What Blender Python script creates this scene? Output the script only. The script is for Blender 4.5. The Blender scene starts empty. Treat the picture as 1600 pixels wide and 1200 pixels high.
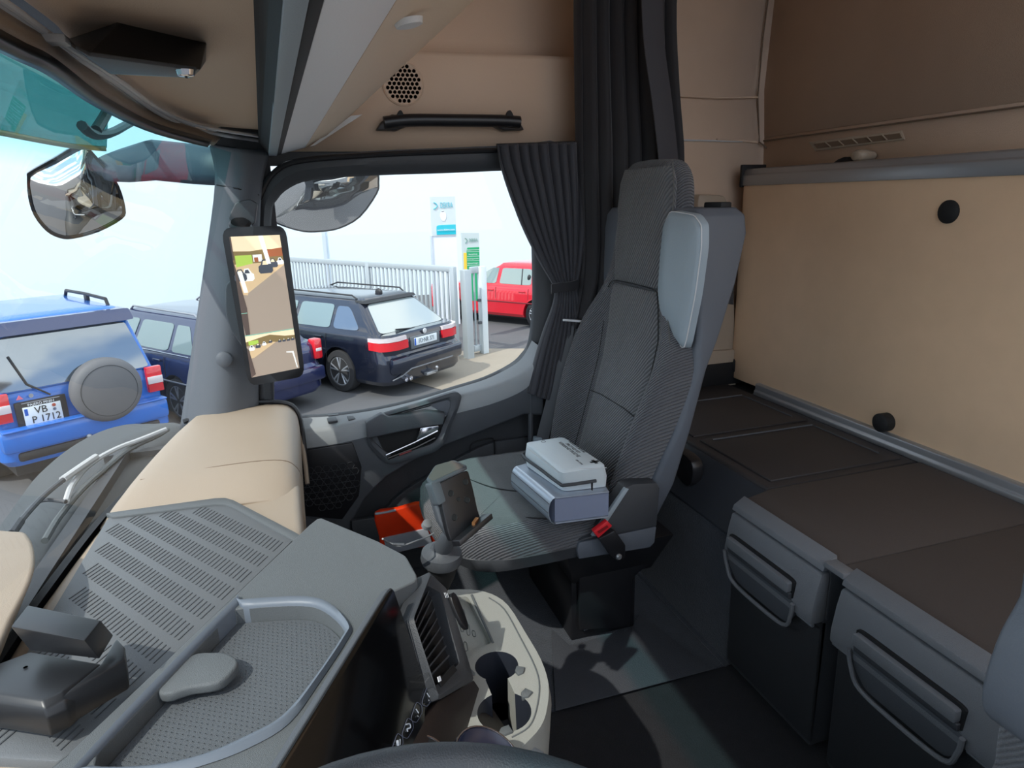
WORLD=2.1; SUN=3.0; EXPO=0.15
import bpy, bmesh, math, random
from mathutils import Vector as V, Matrix as M
random.seed(4)
S=bpy.context.scene; COL=S.collection; PI=math.pi
# ------------------------------------------------------------ camera measured from the room's own vanishing lines
F=1040.; H=1.15
ax=V((450-800,318-600,F)).normalized(); bx_=V((2450,-350,F)); bx_=(bx_-ax*ax.dot(bx_)).normalized(); dx_=ax.cross(bx_)
CR=V((ax[0],-bx_[0],-dx_[0])); CD=V((ax[1],-bx_[1],-dx_[1])); CF=V((ax[2],-bx_[2],-dx_[2])); CP=V((0,0,H))
def ray(x,y): return CR*(x-800)+CD*(y-600)+CF*F
def P(x,y,X=None,Y=None,Z=None,T=None,pl=None):
    w=ray(x,y)
    if X is not None:t=X/w.x
    elif Y is not None:t=Y/w.y
    elif Z is not None:t=(Z-H)/w.z
    elif pl is not None:
        n=pl[1];t=(pl[0]-CP).dot(n)/w.dot(n)
    else:t=T
    return CP+w*t
def PS(pts,**k): return [P(x,y,**k) for x,y in pts]
def plane3(a,b,c): return (a,(b-a).cross(c-a).normalized())
cam=bpy.data.cameras.new('camera'); co=bpy.data.objects.new('camera',cam); COL.objects.link(co)
cam.sensor_width=36; cam.lens=36*F/1600; cam.clip_start=.02; cam.clip_end=300
m=M.Identity(4)
for i in range(3): m[i][0]=CR[i]; m[i][1]=-CD[i]; m[i][2]=-CF[i]; m[i][3]=CP[i]
co.matrix_world=m; S.camera=co
# ------------------------------------------------------------ materials
def lin(c):
    return tuple((v/255/12.92 if v<=10 else ((v/255+.055)/1.055)**2.4) for v in c)
MC={}
def mat(name,c,rough=.5,metal=0,bump=None,var=0,spec=.5,wave=None,emit=None,alpha=None,coat=0,sheen=0,vscale=6):
    if name in MC:return MC[name]
    m=bpy.data.materials.new(name); m.use_nodes=True; nt=m.node_tree; b=nt.nodes['Principled BSDF']; L=nt.links
    c=tuple(c)+(1,)
    b.inputs['Base Color'].default_value=c; b.inputs['Roughness'].default_value=rough; b.inputs['Metallic'].default_value=metal
    b.inputs['Specular IOR Level'].default_value=spec; b.inputs['Coat Weight'].default_value=coat; b.inputs['Sheen Weight'].default_value=sheen
    tc=nt.nodes.new('ShaderNodeTexCoord')
    if var:
        n=nt.nodes.new('ShaderNodeTexNoise'); n.inputs['Scale'].default_value=vscale; n.inputs['Detail'].default_value=4
        L.new(tc.outputs['Object'],n.inputs['Vector'])
        mx=nt.nodes.new('ShaderNodeMix'); mx.data_type='RGBA'
        mx.inputs[6].default_value=tuple(v*(1-var) for v in c[:3])+(1,); mx.inputs[7].default_value=tuple(min(1,v*(1+var)) for v in c[:3])+(1,)
        L.new(n.outputs['Fac'],mx.inputs[0]); L.new(mx.outputs[2],b.inputs['Base Color'])
    h=None
    if bump:
        n=nt.nodes.new('ShaderNodeTexNoise'); n.inputs['Scale'].default_value=bump[0]; n.inputs['Detail'].default_value=2
        L.new(tc.outputs['Object'],n.inputs['Vector']); bp=nt.nodes.new('ShaderNodeBump'); bp.inputs['Strength'].default_value=bump[1]; bp.inputs['Distance'].default_value=.002
        L.new(n.outputs['Fac'],bp.inputs['Height']); L.new(bp.outputs[0],b.inputs['Normal']); h=bp
    if wave:
        # wave=(scale, rotation xyz, strength, colour mix)
        mp=nt.nodes.new('ShaderNodeMapping'); mp.inputs['Rotation'].default_value=wave[1]; L.new(tc.outputs['Object'],mp.inputs['Vector'])
        w=nt.nodes.new('ShaderNodeTexWave'); w.inputs['Scale'].default_value=wave[0]; w.inputs['Distortion'].default_value=.6; w.inputs['Detail'].default_value=1; w.inputs['Detail Scale'].default_value=2
        L.new(mp.outputs[0],w.inputs['Vector']); bp=nt.nodes.new('ShaderNodeBump'); bp.inputs['Strength'].default_value=wave[2]; bp.inputs['Distance'].default_value=.003
        L.new(w.outputs['Fac'],bp.inputs['Height']); L.new(bp.outputs[0],b.inputs['Normal'])
        if h: L.new(h.outputs[0],bp.inputs['Normal'])
        if wave[3]:
            mx=nt.nodes.new('ShaderNodeMix'); mx.data_type='RGBA'; mx.inputs[6].default_value=tuple(v*(1-wave[3]) for v in c[:3])+(1,); mx.inputs[7].default_value=tuple(v*(1+wave[3]) for v in c[:3])+(1,)
            L.new(w.outputs['Fac'],mx.inputs[0]); L.new(mx.outputs[2],b.inputs['Base Color'])
    if emit: b.inputs['Emission Color'].default_value=c; b.inputs['Emission Strength'].default_value=emit
    if alpha is not None: b.inputs['Alpha'].default_value=alpha
    MC[name]=m; return m
def glass(name,tint=(1,1,1),grad=None,refl=1.0):
    m=bpy.data.materials.new(name); m.use_nodes=True; nt=m.node_tree; nt.nodes.clear(); L=nt.links
    o=nt.nodes.new('ShaderNodeOutputMaterial'); tr=nt.nodes.new('ShaderNodeBsdfTransparent'); g=nt.nodes.new('ShaderNodeBsdfGlossy'); g.inputs['Roughness'].default_value=.01
    ge=nt.nodes.new('ShaderNodeNewGeometry'); dt=nt.nodes.new('ShaderNodeVectorMath'); dt.operation='DOT_PRODUCT'; L.new(ge.outputs['Incoming'],dt.inputs[0]); L.new(ge.outputs['Normal'],dt.inputs[1])
    def mth(op,a,b=None):
        q=nt.nodes.new('ShaderNodeMath'); q.operation=op
        for i,v in enumerate((a,b)):
            if v is None: continue
            if isinstance(v,(int,float)): q.inputs[i].default_value=v
            else: L.new(v,q.inputs[i])
        return q.outputs[0]
    f=mth('MULTIPLY',mth('ADD',mth('MULTIPLY',mth('POWER',mth('SUBTRACT',1.0,mth('ABSOLUTE',dt.outputs['Value'])),5),.9),.06),refl)
    mx=nt.nodes.new('ShaderNodeMixShader'); L.new(f,mx.inputs[0])
    tr.inputs[0].default_value=tuple(tint)+(1,)
    if grad:  # tinted band at the top of the glass: (z0, z1, colour)
        tc=nt.nodes.new('ShaderNodeTexCoord'); sp=nt.nodes.new('ShaderNodeSeparateXYZ'); L.new(tc.outputs['Object'],sp.inputs[0])
        mr=nt.nodes.new('ShaderNodeMapRange'); mr.inputs[1].default_value=grad[0]; mr.inputs[2].default_value=grad[1]; L.new(sp.outputs[2],mr.inputs[0])
        c=nt.nodes.new('ShaderNodeMix'); c.data_type='RGBA'; c.inputs[6].default_value=tuple(tint)+(1,); c.inputs[7].default_value=tuple(grad[2])+(1,)
        L.new(mr.outputs[0],c.inputs[0]); L.new(c.outputs[2],tr.inputs[0])
    L.new(tr.outputs[0],mx.inputs[1]); L.new(g.outputs[0],mx.inputs[2]); L.new(mx.outputs[0],o.inputs[0]); MC[name]=m; return m
BEI=lin((196,178,156))
beige=mat('beige_plastic',lin((166,150,132)),.5,bump=(900,.25),var=.03)
bfab=mat('beige_fabric',lin((212,186,162)),.95,bump=(700,.5),var=.07,vscale=9,sheen=.2)
bfab2=mat('beige_bunk_fabric',lin((226,194,160)),.9,bump=(900,.4),var=.06,vscale=14)
bdim=mat('beige_trim',lin((214,188,164)),.7,bump=(500,.2))
grey=mat('grey_plastic',lin((96,100,102)),.5,bump=(1100,.5))
greyl=mat('light_grey_plastic',lin((204,205,206)),.5,bump=(700,.2))
ledgem=mat('ledge_grey',lin((150,154,156)),.5,bump=(900,.3))
tan=mat('console_grey_plastic',lin((158,158,152)),.5,bump=(900,.5))
cbei=mat('painted_lit_beige',lin((232,212,188)),.6,bump=(500,.2))  # beige lightened in colour to stand for bounced sun on the console
fgrey=mat('painted_lit_grey',lin((236,238,242)),.5,bump=(500,.15))  # grey lightened in colour to stand for light on console front and rails
matg=mat('grey_rubber',lin((104,107,110)),.6,bump=(800,.25))
dark=mat('dark_plastic',lin((58,60,64)),.5,bump=(700,.3))
dark2=mat('charcoal_plastic',lin((76,79,84)),.5,bump=(700,.3))
drawer=mat('drawer_plastic',lin((108,110,114)),.5,bump=(900,.6))
black=mat('black_plastic',lin((28,28,31)),.36)
pillm=mat('pillar_grey',lin((92,97,104)),.55,bump=(500,.2))
gloss=mat('gloss_black',lin((10,10,11)),.12,spec=.5)
soft=mat('black_rubber',lin((18,18,20)),.7)
carpet=mat('dark_carpet',lin((48,52,60)),.95,bump=(300,1),var=.25,vscale=30,sheen=.2)
carpet2=mat('black_carpet',lin((28,28,32)),.95,bump=(300,1),var=.3,vscale=30)
alu=mat('brushed_aluminium',lin((170,172,175)),.38,.7)
chrome=mat('chrome',lin((215,215,220)),.15,1)
seatf=mat('seat_fabric',lin((92,93,96)),.95,wave=(48,(0,.5,.7),.9,.28),sheen=.3,bump=(900,.5))
seatr=mat('seat_rib_fabric',lin((80,81,86)),.95,wave=(60,(.3,.7,.1),1,.4),sheen=.3,bump=(900,.5))
seats=mat('seat_shell_vinyl',lin((150,162,170)),.55,bump=(600,.2))
seats2=mat('seat_shell_plastic',lin((90,95,103)),.55,bump=(600,.2))
curt=mat('black_curtain_cloth',lin((50,50,56)),.7,sheen=.25,bump=(1200,.2))
curt2=mat('dark_curtain_cloth',lin((30,29,33)),.75,sheen=.2,bump=(1200,.2))
topf=mat('brown_cover',lin((72,64,60)),.85,bump=(900,.4),var=.05)
deckm=mat('deck_plastic',lin((50,46,46)),.6,bump=(700,.3))
orange=mat('orange_plastic_film',lin((240,62,20)),.3,var=.1,vscale=40)
red=mat('red_plastic',lin((215,40,48)),.4)
white=mat('white_paint',lin((232,235,238)),.5)
kitw=mat('white_vinyl_cloth',lin((214,224,228)),.6,bump=(90,.35))
silver=mat('silver_binder_board',lin((160,168,180)),.35,.4)
cable=mat('grey_cable',lin((120,122,124)),.4)
# ------------------------------------------------------------ mesh builder
class MB:
    def __init__(s): s.v=[];s.f=[];s.m=[];s.cur=0
    def add(s,vs,fs):
        o=len(s.v); s.v+=[V(v) for v in vs]; s.f+=[[i+o for i in f] for f in fs]; s.m+=[s.cur]*len(fs); return s
    def poly(s,pts): return s.add(pts,[list(range(len(pts)))])
    def prism(s,o,vec):
        vec=V(vec);o=[V(p) for p in o];n=len(o)
        return s.add(o+[p+vec for p in o],[list(range(n)),[n+i for i in range(n)][::-1]]+[[i,(i+1)%n,n+(i+1)%n,n+i][::-1] for i in range(n)])
    def box(s,c,d,R=None):
        c=V(c);vs=[]
        for i in (-1,1):
            for j in (-1,1):
                for k in (-1,1):
                    p=V((i*d[0]/2,j*d[1]/2,k*d[2]/2)); vs.append(c+(R@p if R else p))
        return s.add(vs,[[0,1,3,2],[4,6,7,5],[0,4,5,1],[2,3,7,6],[0,2,6,4],[1,5,7,3]])
    def loft(s,rings,closed=True,caps=True):
        n=len(rings[0]); vs=[p for r in rings for p in r]; fs=[]
        for a in range(len(rings)-1):
            for i in range(n if closed else n-1):
                j=(i+1)%n; fs.append([a*n+i,a*n+j,(a+1)*n+j,(a+1)*n+i])
        if caps and closed: fs+=[list(range(n))[::-1],[(len(rings)-1)*n+i for i in range(n)]]
        return s.add(vs,fs)
    def tube(s,path,r,n=10,closed=False):
        path=[V(p) for p in path];k=len(path);rings=[];up=None
        for i,p in enumerate(path):
            a=path[(i-1)%k if closed else max(i-1,0)];b=path[(i+1)%k if closed else min(i+1,k-1)];t=(b-a).normalized()
            if up is None: up=t.orthogonal().normalized()
            up=(up-t*up.dot(t)).normalized(); w=t.cross(up); rr=r[i] if isinstance(r,(list,tuple)) else r
            rings.append([p+(up*math.cos(q*2*PI/n)+w*math.sin(q*2*PI/n))*rr for q in range(n)])
        if closed: rings.append(rings[0]); return s.loft(rings,caps=False)
        return s.loft(rings)
    def lathe(s,prof,c,axis=(0,0,1),n=24):
        ax_=V(axis).normalized();u=ax_.orthogonal().normalized();w=ax_.cross(u);c=V(c)
        return s.loft([[c+ax_*z+(u*math.cos(q*2*PI/n)+w*math.sin(q*2*PI/n))*max(r,1e-4) for q in range(n)] for r,z in prof])
    def ball(s,c,r,n=12,sc=(1,1,1)):
        rings=[]
        for i in range(n//2+1):
            a=PI*i/(n//2); rings.append([V(c)+V((max(math.sin(a),.01)*math.cos(q*2*PI/n)*sc[0],max(math.sin(a),.01)*math.sin(q*2*PI/n)*sc[1],-math.cos(a)*sc[2]))*r for q in range(n)])
        return s.loft(rings)
def tag(o,label=None,cat=None,group=None,kind=None):
    if label:o['label']=label
    if cat:o['category']=cat
    if group:o['group']=group
    if kind:o['kind']=kind
    return o
def wloc(o):
    p=V((0,0,0))
    while o: p+=o.location; o=o.parent
    return p
def build(mb,name,mats,parent=None,bevel=0,segs=2,smooth=38,sub=0,local=False,label=None,cat=None,group=None,kind=None,solid=0,merge=0,bang=28):
    me=bpy.data.meshes.new(name); bm=bmesh.new()
    if parent is not None: off=wloc(parent)
    else:
        xs=[v.x for v in mb.v];ys=[v.y for v in mb.v];zs=[v.z for v in mb.v]
        off=V(((min(xs)+max(xs))/2,(min(ys)+max(ys))/2,min(zs)))
    if local: off=V((0,0,0))
    vs=[bm.verts.new(v-off) for v in mb.v]
    for f,mi in zip(mb.f,mb.m):
        try: fc=bm.faces.new([vs[i] for i in f]); fc.material_index=mi
        except ValueError: pass
    if merge: bmesh.ops.remove_doubles(bm,verts=bm.verts,dist=merge)
    bmesh.ops.recalc_face_normals(bm,faces=bm.faces)
    if bevel:
        es=[e for e in bm.edges if len(e.link_faces)==2 and e.calc_face_angle(0)>math.radians(bang)]
        bmesh.ops.bevel(bm,geom=es,offset=bevel,segments=segs,profile=.5,affect='EDGES',clamp_overlap=True)
    bm.to_mesh(me); bm.free()
    for x in (mats if isinstance(mats,list) else [mats]): me.materials.append(x)
    for p in me.polygons: p.use_smooth=True
    bm=bmesh.new(); bm.from_mesh(me)
    for e in bm.edges:
        if len(e.link_faces)==2 and e.calc_face_angle(0)>math.radians(smooth): e.smooth=False
    bm.to_mesh(me); bm.free()
    o=bpy.data.objects.new(name,me); COL.objects.link(o)
    if parent is not None: o.parent=parent
    elif not local: o.location=off
    if solid: md=o.modifiers.new('s','SOLIDIFY'); md.thickness=solid; md.offset=0
    if sub: md=o.modifiers.new('u','SUBSURF'); md.levels=sub; md.render_levels=sub
    return tag(o,label,cat,group,kind)
def thing(name,loc,label=None,cat=None,group=None,rot=0,kind=None):
    o=bpy.data.objects.new(name,None); COL.objects.link(o); o.location=loc; o.rotation_euler=(0,0,rot); o.empty_display_size=.05
    return tag(o,label,cat,group,kind)
def cr(pts,n=6,closed=True):
    """smooth curve through points"""
    out=[];k=len(pts);pts=[V(p) for p in pts]
    for i in range(k if closed else k-1):
        g=(lambda j:pts[j%k]) if closed else (lambda j:pts[max(0,min(k-1,j))])
        a,b,c,d=g(i-1),g(i),g(i+1),g(i+2)
        for q in range(n):
            t=q/n; out.append(.5*((2*b)+(c-a)*t+(2*a-5*b+4*c-d)*t*t+(3*b-a-3*c+d)*t**3))
    if not closed: out.append(pts[-1])
    return out
def rnd(pts,r=.25,n=4):
    """round polygon corners; r = share of each side"""
    out=[];k=len(pts)
    for i in range(k):
        p=V(pts[i]);a=V(pts[i-1]);b=V(pts[(i+1)%k]); rr=r[i] if isinstance(r,(list,tuple)) else r
        s=p+(a-p)*rr;e=p+(b-p)*rr
        for q in range(n+1):
            t=q/n; out.append(s*(1-t)**2+p*2*t*(1-t)+e*t*t)
    return out
def offset_in(pts,d,nrm):
    """push a closed planar outline inwards by d"""
    k=len(pts);out=[];c=sum(pts,V())/k
    for i in range(k):
        t=(pts[(i+1)%k]-pts[i-1]).normalized(); q=nrm.cross(t)
        if q.dot(c-pts[i])<0:q=-q
        out.append(pts[i]+q*d)
    return out
def text(mb_mat,body,origin,right,up,size,parent,name,depth=.0006,align='CENTER',sx=1,label=None,**k):
    cu=bpy.data.curves.new(name,'FONT'); cu.body=body; cu.size=size; cu.extrude=depth; cu.align_x=align; cu.align_y='CENTER'
    o=bpy.data.objects.new('t',cu); COL.objects.link(o)
    dg=bpy.context.evaluated_depsgraph_get(); me=bpy.data.meshes.new_from_object(o.evaluated_get(dg)); bpy.data.objects.remove(o)
    r=V(right).normalized();u=V(up).normalized();n=r.cross(u);lo=wloc(parent) if parent else V()
    me.transform(M(((r.x*sx,u.x,n.x,0),(r.y*sx,u.y,n.y,0),(r.z*sx,u.z,n.z,0),(0,0,0,1))))
    me.transform(M.Translation(V(origin)-lo)); me.materials.clear(); me.materials.append(mb_mat); me.name=name
    ob=bpy.data.objects.new(name,me); COL.objects.link(ob); ob.parent=parent
    if label:ob['label']=label
    return ob
def text_local(mt,body,origin,right,up,size,parent,name,depth=.004,sx=1):
    q=parent;pl=wloc(q); return text(mt,body,V(origin)+pl,right,up,size,parent,name,depth,sx=sx)
def cut(o,mb):
    """carve mb out of o for good"""
    me=bpy.data.meshes.new('c'); me.from_pydata([v-wloc(o) for v in mb.v],[],mb.f); bm=bmesh.new(); bm.from_mesh(me); bmesh.ops.recalc_face_normals(bm,faces=bm.faces); bm.to_mesh(me); bm.free()
    c=bpy.data.objects.new('c',me); COL.objects.link(c); c.parent=o
    md=o.modifiers.new('b','BOOLEAN'); md.object=c; md.operation='DIFFERENCE'; md.solver='EXACT'
    dg=bpy.context.evaluated_depsgraph_get(); n=bpy.data.meshes.new_from_object(o.evaluated_get(dg)); o.modifiers.clear(); o.data=n
    bpy.data.objects.remove(c)
    bm=bmesh.new(); bm.from_mesh(n)
    for e in bm.edges: e.smooth=not(len(e.link_faces)==2 and e.calc_face_angle(0)>math.radians(35))
    for f in bm.faces: f.smooth=True
    bm.to_mesh(n); bm.free()
def edge(path,r,m,name,parent,label=None,n=8): return build(MB().tube(path,r,n),name,m,parent,label=label)
# ============================================================ windshield, pillar, door frame
WB=[V((x,y,.5)) for x,y in ((-.5,.45),(.4,.46),(.985,.455),(1.137,.45),(1.389,.43),(1.63,.39),(1.8,.365),(1.935,.345))]
WT=[V((x,y,1.275)) for x,y in ((-.5,.21),(.3,.215),(.667,.213),(.95,.215),(1.294,.2),(1.545,.165),(1.72,.14),(1.87,.12))]
gw=glass('windshield_glass',(.93,.97,.97),(.69,.715,(.50,.84,.87)),.35)
mb=MB(); mb.loft([cr(WB,4,False),cr([a.lerp(b,.5)+V((.01,.02,0)) for a,b in zip(WB,WT)],4,False),cr(WT,4,False)],closed=False,caps=False)
tag(build(mb,'window_1',gw,smooth=180),'curved windshield glass with a teal tinted top band',kind='structure')
# A pillar
rows=[[(332,226,1.93),(372,232,1.88),(418,236,1.93)],[(341,290,1.95),(375,290,1.89),(404,300,1.93)],[(322,430,1.95),(365,430,1.885),(400,430,1.93)],
      [(303,555,1.95),(352,560,1.885),(400,560,1.93)],[(285,672,1.95),(340,676,1.885),(402,676,1.93)]]
mb=MB(); R=[]
for r in rows: R.append(cr([P(x,y,X=X) for x,y,X in r],5,False))
R=[list(c) for c in zip(*[cr(list(c),5,False) for c in zip(*R)])]
mb.loft(R,closed=False,caps=False)
ap=build(mb,'trim_1',pillm,smooth=180,solid=.02,kind='structure',label='grey padded pillar trim between the windshield and the passenger door window')
c=P(350,562,X=1.862); build(MB().lathe([(0,.008),(.013,.007),(.02,.003),(.022,-.02)],c,(-1,0,.1)),'cap',pillm,ap)
build(MB().loft([[P(338,288,X=1.93),P(372,294,X=1.874),P(405,304,X=1.915)],[P(338,290,X=1.932),P(372,296,X=1.876),P(405,306,X=1.917)]],closed=False,caps=False),'seam',soft,ap)
# header bands above the glass
def band(a,b,m,name,za=1.3,zb=1.3,label=None,ext=True):
    A=[P(x,y,Z=za) for x,y in a];B=[P(x,y,Z=zb) for x,y in b]
    if ext:
        for L in (A,B):
            d=V((-1,0.02,0)); L.insert(0,L[0]+d*.35)
    A=cr(A,5,False);B=cr(B,5,False)
    return build(MB().loft([A,B],closed=False,caps=False),name,m,smooth=180,solid=.012,kind='structure',label=label)
band([(0,78),(80,114),(159,168),(246,205),(326,226)],[(0,51),(80,95),(159,153),(241,197),(330,222)],black,'trim_2',1.272,1.285,'black band along the top edge of the windshield')
band([(0,53),(80,97),(159,155),(241,199),(336,224)],[(0,18),(80,70),(172,134),(255,186),(345,216)],beige,'trim_3',1.285,1.31,'beige headliner strip above the windshield')
rail=thing('curtain_rail',P(255,181,Z=1.31),'silver curtain rail curving along the headliner above the windshield','rail')
for k,(dy,r) in enumerate(((0,.0045),(-7,.0035))):
    A=[P(x,y+dy,Z=1.312) for x,y in ((0,6),(79,62),(176,125),(255,181),(312,204),(405,220))]; A.insert(0,A[0]+V((-.3,.01,0)))
    edge(cr(A,6,False),r,fgrey,'track',rail)
build(MB().box(P(79,62,Z=1.306),(.02,.03,.008)),'clip',greyl,rail,bevel=.002)
# ceiling panel of the front locker
A=[P(x,y,Z=1.325) for x,y in ((37,0),(108,60),(181,122),(269,181),(340,204),(408,215))]; A.insert(0,V((.1,.22,1.325)))
A=cr(A,6,False); mb=MB().prism(A+[P(408,215,Z=1.325)+V((0,-.01,0)),V((.66,.006,1.325)),V((.1,-.012,1.325))],(0,0,.03))
build(mb,'ceiling',bdim,kind='structure',label='beige underside of the front overhead locker')
# lock handle
lk=thing('locker_handle',P(210,100,Z=1.28),'black wedge shaped locker handle with a silver key lock, under the beige headliner','handle')
bt=PS([(136,86),(314,109),(300,122),(173,116),(113,74)],Z=1.283);tp=PS([(185,35),(323,67),(322,96),(173,112),(106,61)],Z=1.325)
build(MB().loft([bt,tp]),'body',black,lk,bevel=.004)
build(MB().prism(PS([(140,88),(308,111),(298,121),(174,115),(118,77)],Z=1.281),(0,0,.004)),'underside',dark2,lk,bevel=.001)
c=P(290,113,Z=1.2795); kl=build(MB().lathe([(0.0,-.004),(.006,-.004),(.008,-.003),(.0095,.002)],c,(0,0,1)),'key_lock',chrome,lk)
build(MB().box(c+V((0,0,-.0045)),(.008,.002,.001)),'keyhole',soft,kl)
# overhead console, dark channel and light grey front
oc=thing('overhead_console',P(476,231,X=1.93),'beige and light grey overhead console sloping up from the door header','console')
def strip(f0,f1,n0,n1,m,name,z0,z1,par=oc,X=1.94,ext=1.5,th=.008,kind=None,label=None):
    a=P(*f0,X=X);b=P(*f1,X=X);c=P(*n0,Z=a.z if z0 is None else z0);d=P(*n1,Z=b.z if z1 is None else z1)
    c=a+(c-a)*ext;d=b+(d-b)*ext
    return build(MB().prism([a,b,d,c],V((0,.004,th))),name,m,par,kind=kind,label=label,bevel=.0015)
strip((407,226),(421,244),(405,0),(442,0),soft,'channel',1.315,None)
strip((420,244),(433,244),(442,0),(485,0),seats,'rail_cover',None,None,th=.014)
strip((433,243),(440,241),(484,0),(508,0),soft,'gap',None,None)
strip((439,241),(477,231),(507,0),(621,0),fgrey,'front_face',None,None,th=.01)
a=P(477,231,X=1.93);b=P(548,180,X=1.93);b2=P(548,180,X=1.93);c=P(621,0,Z=a.z);d=P(741,0,Z=b.z+.0)
c=a+(c-a)*1.5;d=b+(d-b)*1.5
q=P(566,178,X=1.90)
rg0=[a,P(488,223,X=1.93),P(510,212,X=1.92),b,b+V((0.0,-.01,.03)),a+V((0,.0,.04))]
rg1=[c,c.lerp(d,.25),c.lerp(d,.6)+V((0,0,-.006)),d,d+V((0,-.012,.03)),c+V((0,0,.04))]
build(MB().loft([rg0,rg1]),'shelf_body',cbei,oc,bevel=.003)
c0=P(638,27,pl=plane3(a,c,d))
build(MB().lathe([(0,.004),(.008,.004),(.012,.003),(.0135,-.002)],c0+V((0,0,-.004)),(0,-.2,-1)),'lamp_lens',greyl,oc)
build(MB().prism(PS([(484,229),(492,227),(566,179),(548,181)],X=1.94),(.01,0,0)),'inner_lip',greyl,oc)
# ============================================================ door
dr=thing('door_1',V((1.93,-.3,0)),'grey passenger door with window, armrest, chrome handle and speaker grille',kind='structure')
Wn=[(449,654),(430,654),(425,640),(424,500),(424,345),(433,312),(455,292),(490,281),(580,274),(700,270),(800,266),(824,270),(831,290),(834,340),(836,420),(836,480),(830,535),(818,556),(800,572),(760,592),(712,607),(650,626),(590,640),(520,650)]
Ou=[(449,690),(402,690),(399,640),(398,500),(398,345),(405,300),(428,264),(470,246),(580,236),(700,231),(800,227),(880,224),(890,290),(890,340),(890,420),(890,480),(885,545),(870,600),(830,640),(770,640),(712,640),(650,660),(590,680),(520,680)]
ci=cr(PS(Wn,X=1.965),3); co_=cr(PS(Ou,X=1.945),3)
mb=MB(); mid=[a.lerp(b,.45)+V((-.02,0,0)) for a,b in zip(ci,co_)]; m2=[a.lerp(b,.12)+V((-.006,0,0)) for a,b in zip(ci,co_)]
mb.loft([[p+V((.03,0,0)) for p in ci],ci,m2,mid,co_,[p+V((.03,0,0)) for p in co_]],caps=False)
build(mb,'window_frame',dark,dr,smooth=60)
arc=[P(x,y,X=1.935) for x,y in ((402,660),(400,500),(400,345),(408,302),(430,268),(470,251),(580,242),(700,237),(800,234),(880,232))]
edge(cr(arc,6,False),.007,black,'door_seal',dr)
arc=[P(x,y,X=1.95) for x,y in ((413,600),(412,500),(412,345),(420,308),(443,280),(482,265),(580,256),(700,251),(800,248))]
edge(cr(arc,6,False),.004,soft,'door_seal',dr)
gd=glass('door_glass',(.93,.97,.97),None,.4)
tag(build(MB().poly([p+V((.022,0,0)) for p in ci]),'window_2',gd),'passenger door window glass',kind='structure')
# vertical divider bar at the front of the door window
edge([P(424,655,X=1.975),P(424,590,X=1.97)],.008,dark,'window_post',dr)
# ledge
top=[(449,654),(520,650),(590,640),(650,626),(712,607),(760,592),(800,572),(818,556),(831,532)]
edg=[(452,677),(520,668),(575,656),(640,640),(715,620),(765,607),(808,590),(832,572),(850,548)]
A=PS(top,X=1.962);B=PS(edg,X=1.895);low=[p+V((.004,0,-.03)) for p in B]
A=cr(A,4,False);B=cr(B,4,False)
C=[b+V((-.006,0,-.008)) for b in B];D=[b+V((-.004,0,-.05)) for b in B]; back=[b+V((.07,0,-.05)) for b in B]
build(MB().loft([A,[a.lerp(b,.85)+V((0,0,.003)) for a,b in zip(A,B)],B,C,D,back],closed=False,caps=False),'ledge',ledgem,dr,smooth=70)
# upper door panel
up_=[(453,680),(575,660),(640,644),(715,624),(765,611),(808,594),(834,575),(850,560),(850,650),(820,648),(760,672),(687,700),(640,724),(604,746),(572,778),(552,812),(545,870),(455,870)]
build(MB().prism(PS(up_,X=1.893),(.07,0,0)),'upper_panel',dark2,dr,bevel=.008,segs=3)
# recessed lower panel and pocket
build(MB().prism([V((1.955,.06,.02)),V((1.955,-.86,.02)),V((1.955,-.86,.52)),V((1.955,.06,.45))],(.03,0,0)),'lower_panel',dark,dr)
pk=[(560,905),(572,850),(590,812),(622,775),(672,742),(735,706),(775,690),(850,680),(850,905)]
build(MB().prism(cr(PS(pk[:7],X=1.935),4,False)+PS(pk[7:],X=1.935),(.02,0,0)),'pocket_panel',dark,dr,bevel=.004)
fl=PS([(734,707),(738,693),(765,685),(772,690),(773,714)],X=1.93)
edge(cr(fl,4,False),.0025,soft,'flap_seam',dr)
build(MB().box((1.885,-.33,.16),(.02,.5,.14)),'pocket_wall',dark,dr,bevel=.005)
# speaker grille
sg=PS([(462,706),(551,692),(565,730),(561,775),(535,812),(470,806)],X=1.886)
spk=build(MB().prism(sg,(.01,0,0)),'speaker_grille',black,dr,bevel=.003)
mb=MB(); c=P(512,752,X=1.884)
for i in range(-4,5):
    for j in range(-4,5):
        q=c+V((0,(i+(j%2)*.5)*.023,j*.02)); r=math.hypot(q.y-c.y,q.z-c.z)
        if r<.085 and not(q.z>c.z+.06): mb.tube([q+V((0,math.cos(a*PI/3)*.011,math.sin(a*PI/3)*.011)) for a in range(6)],.0012,5,True)
build(mb,'hex_pattern',dark,spk)
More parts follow.
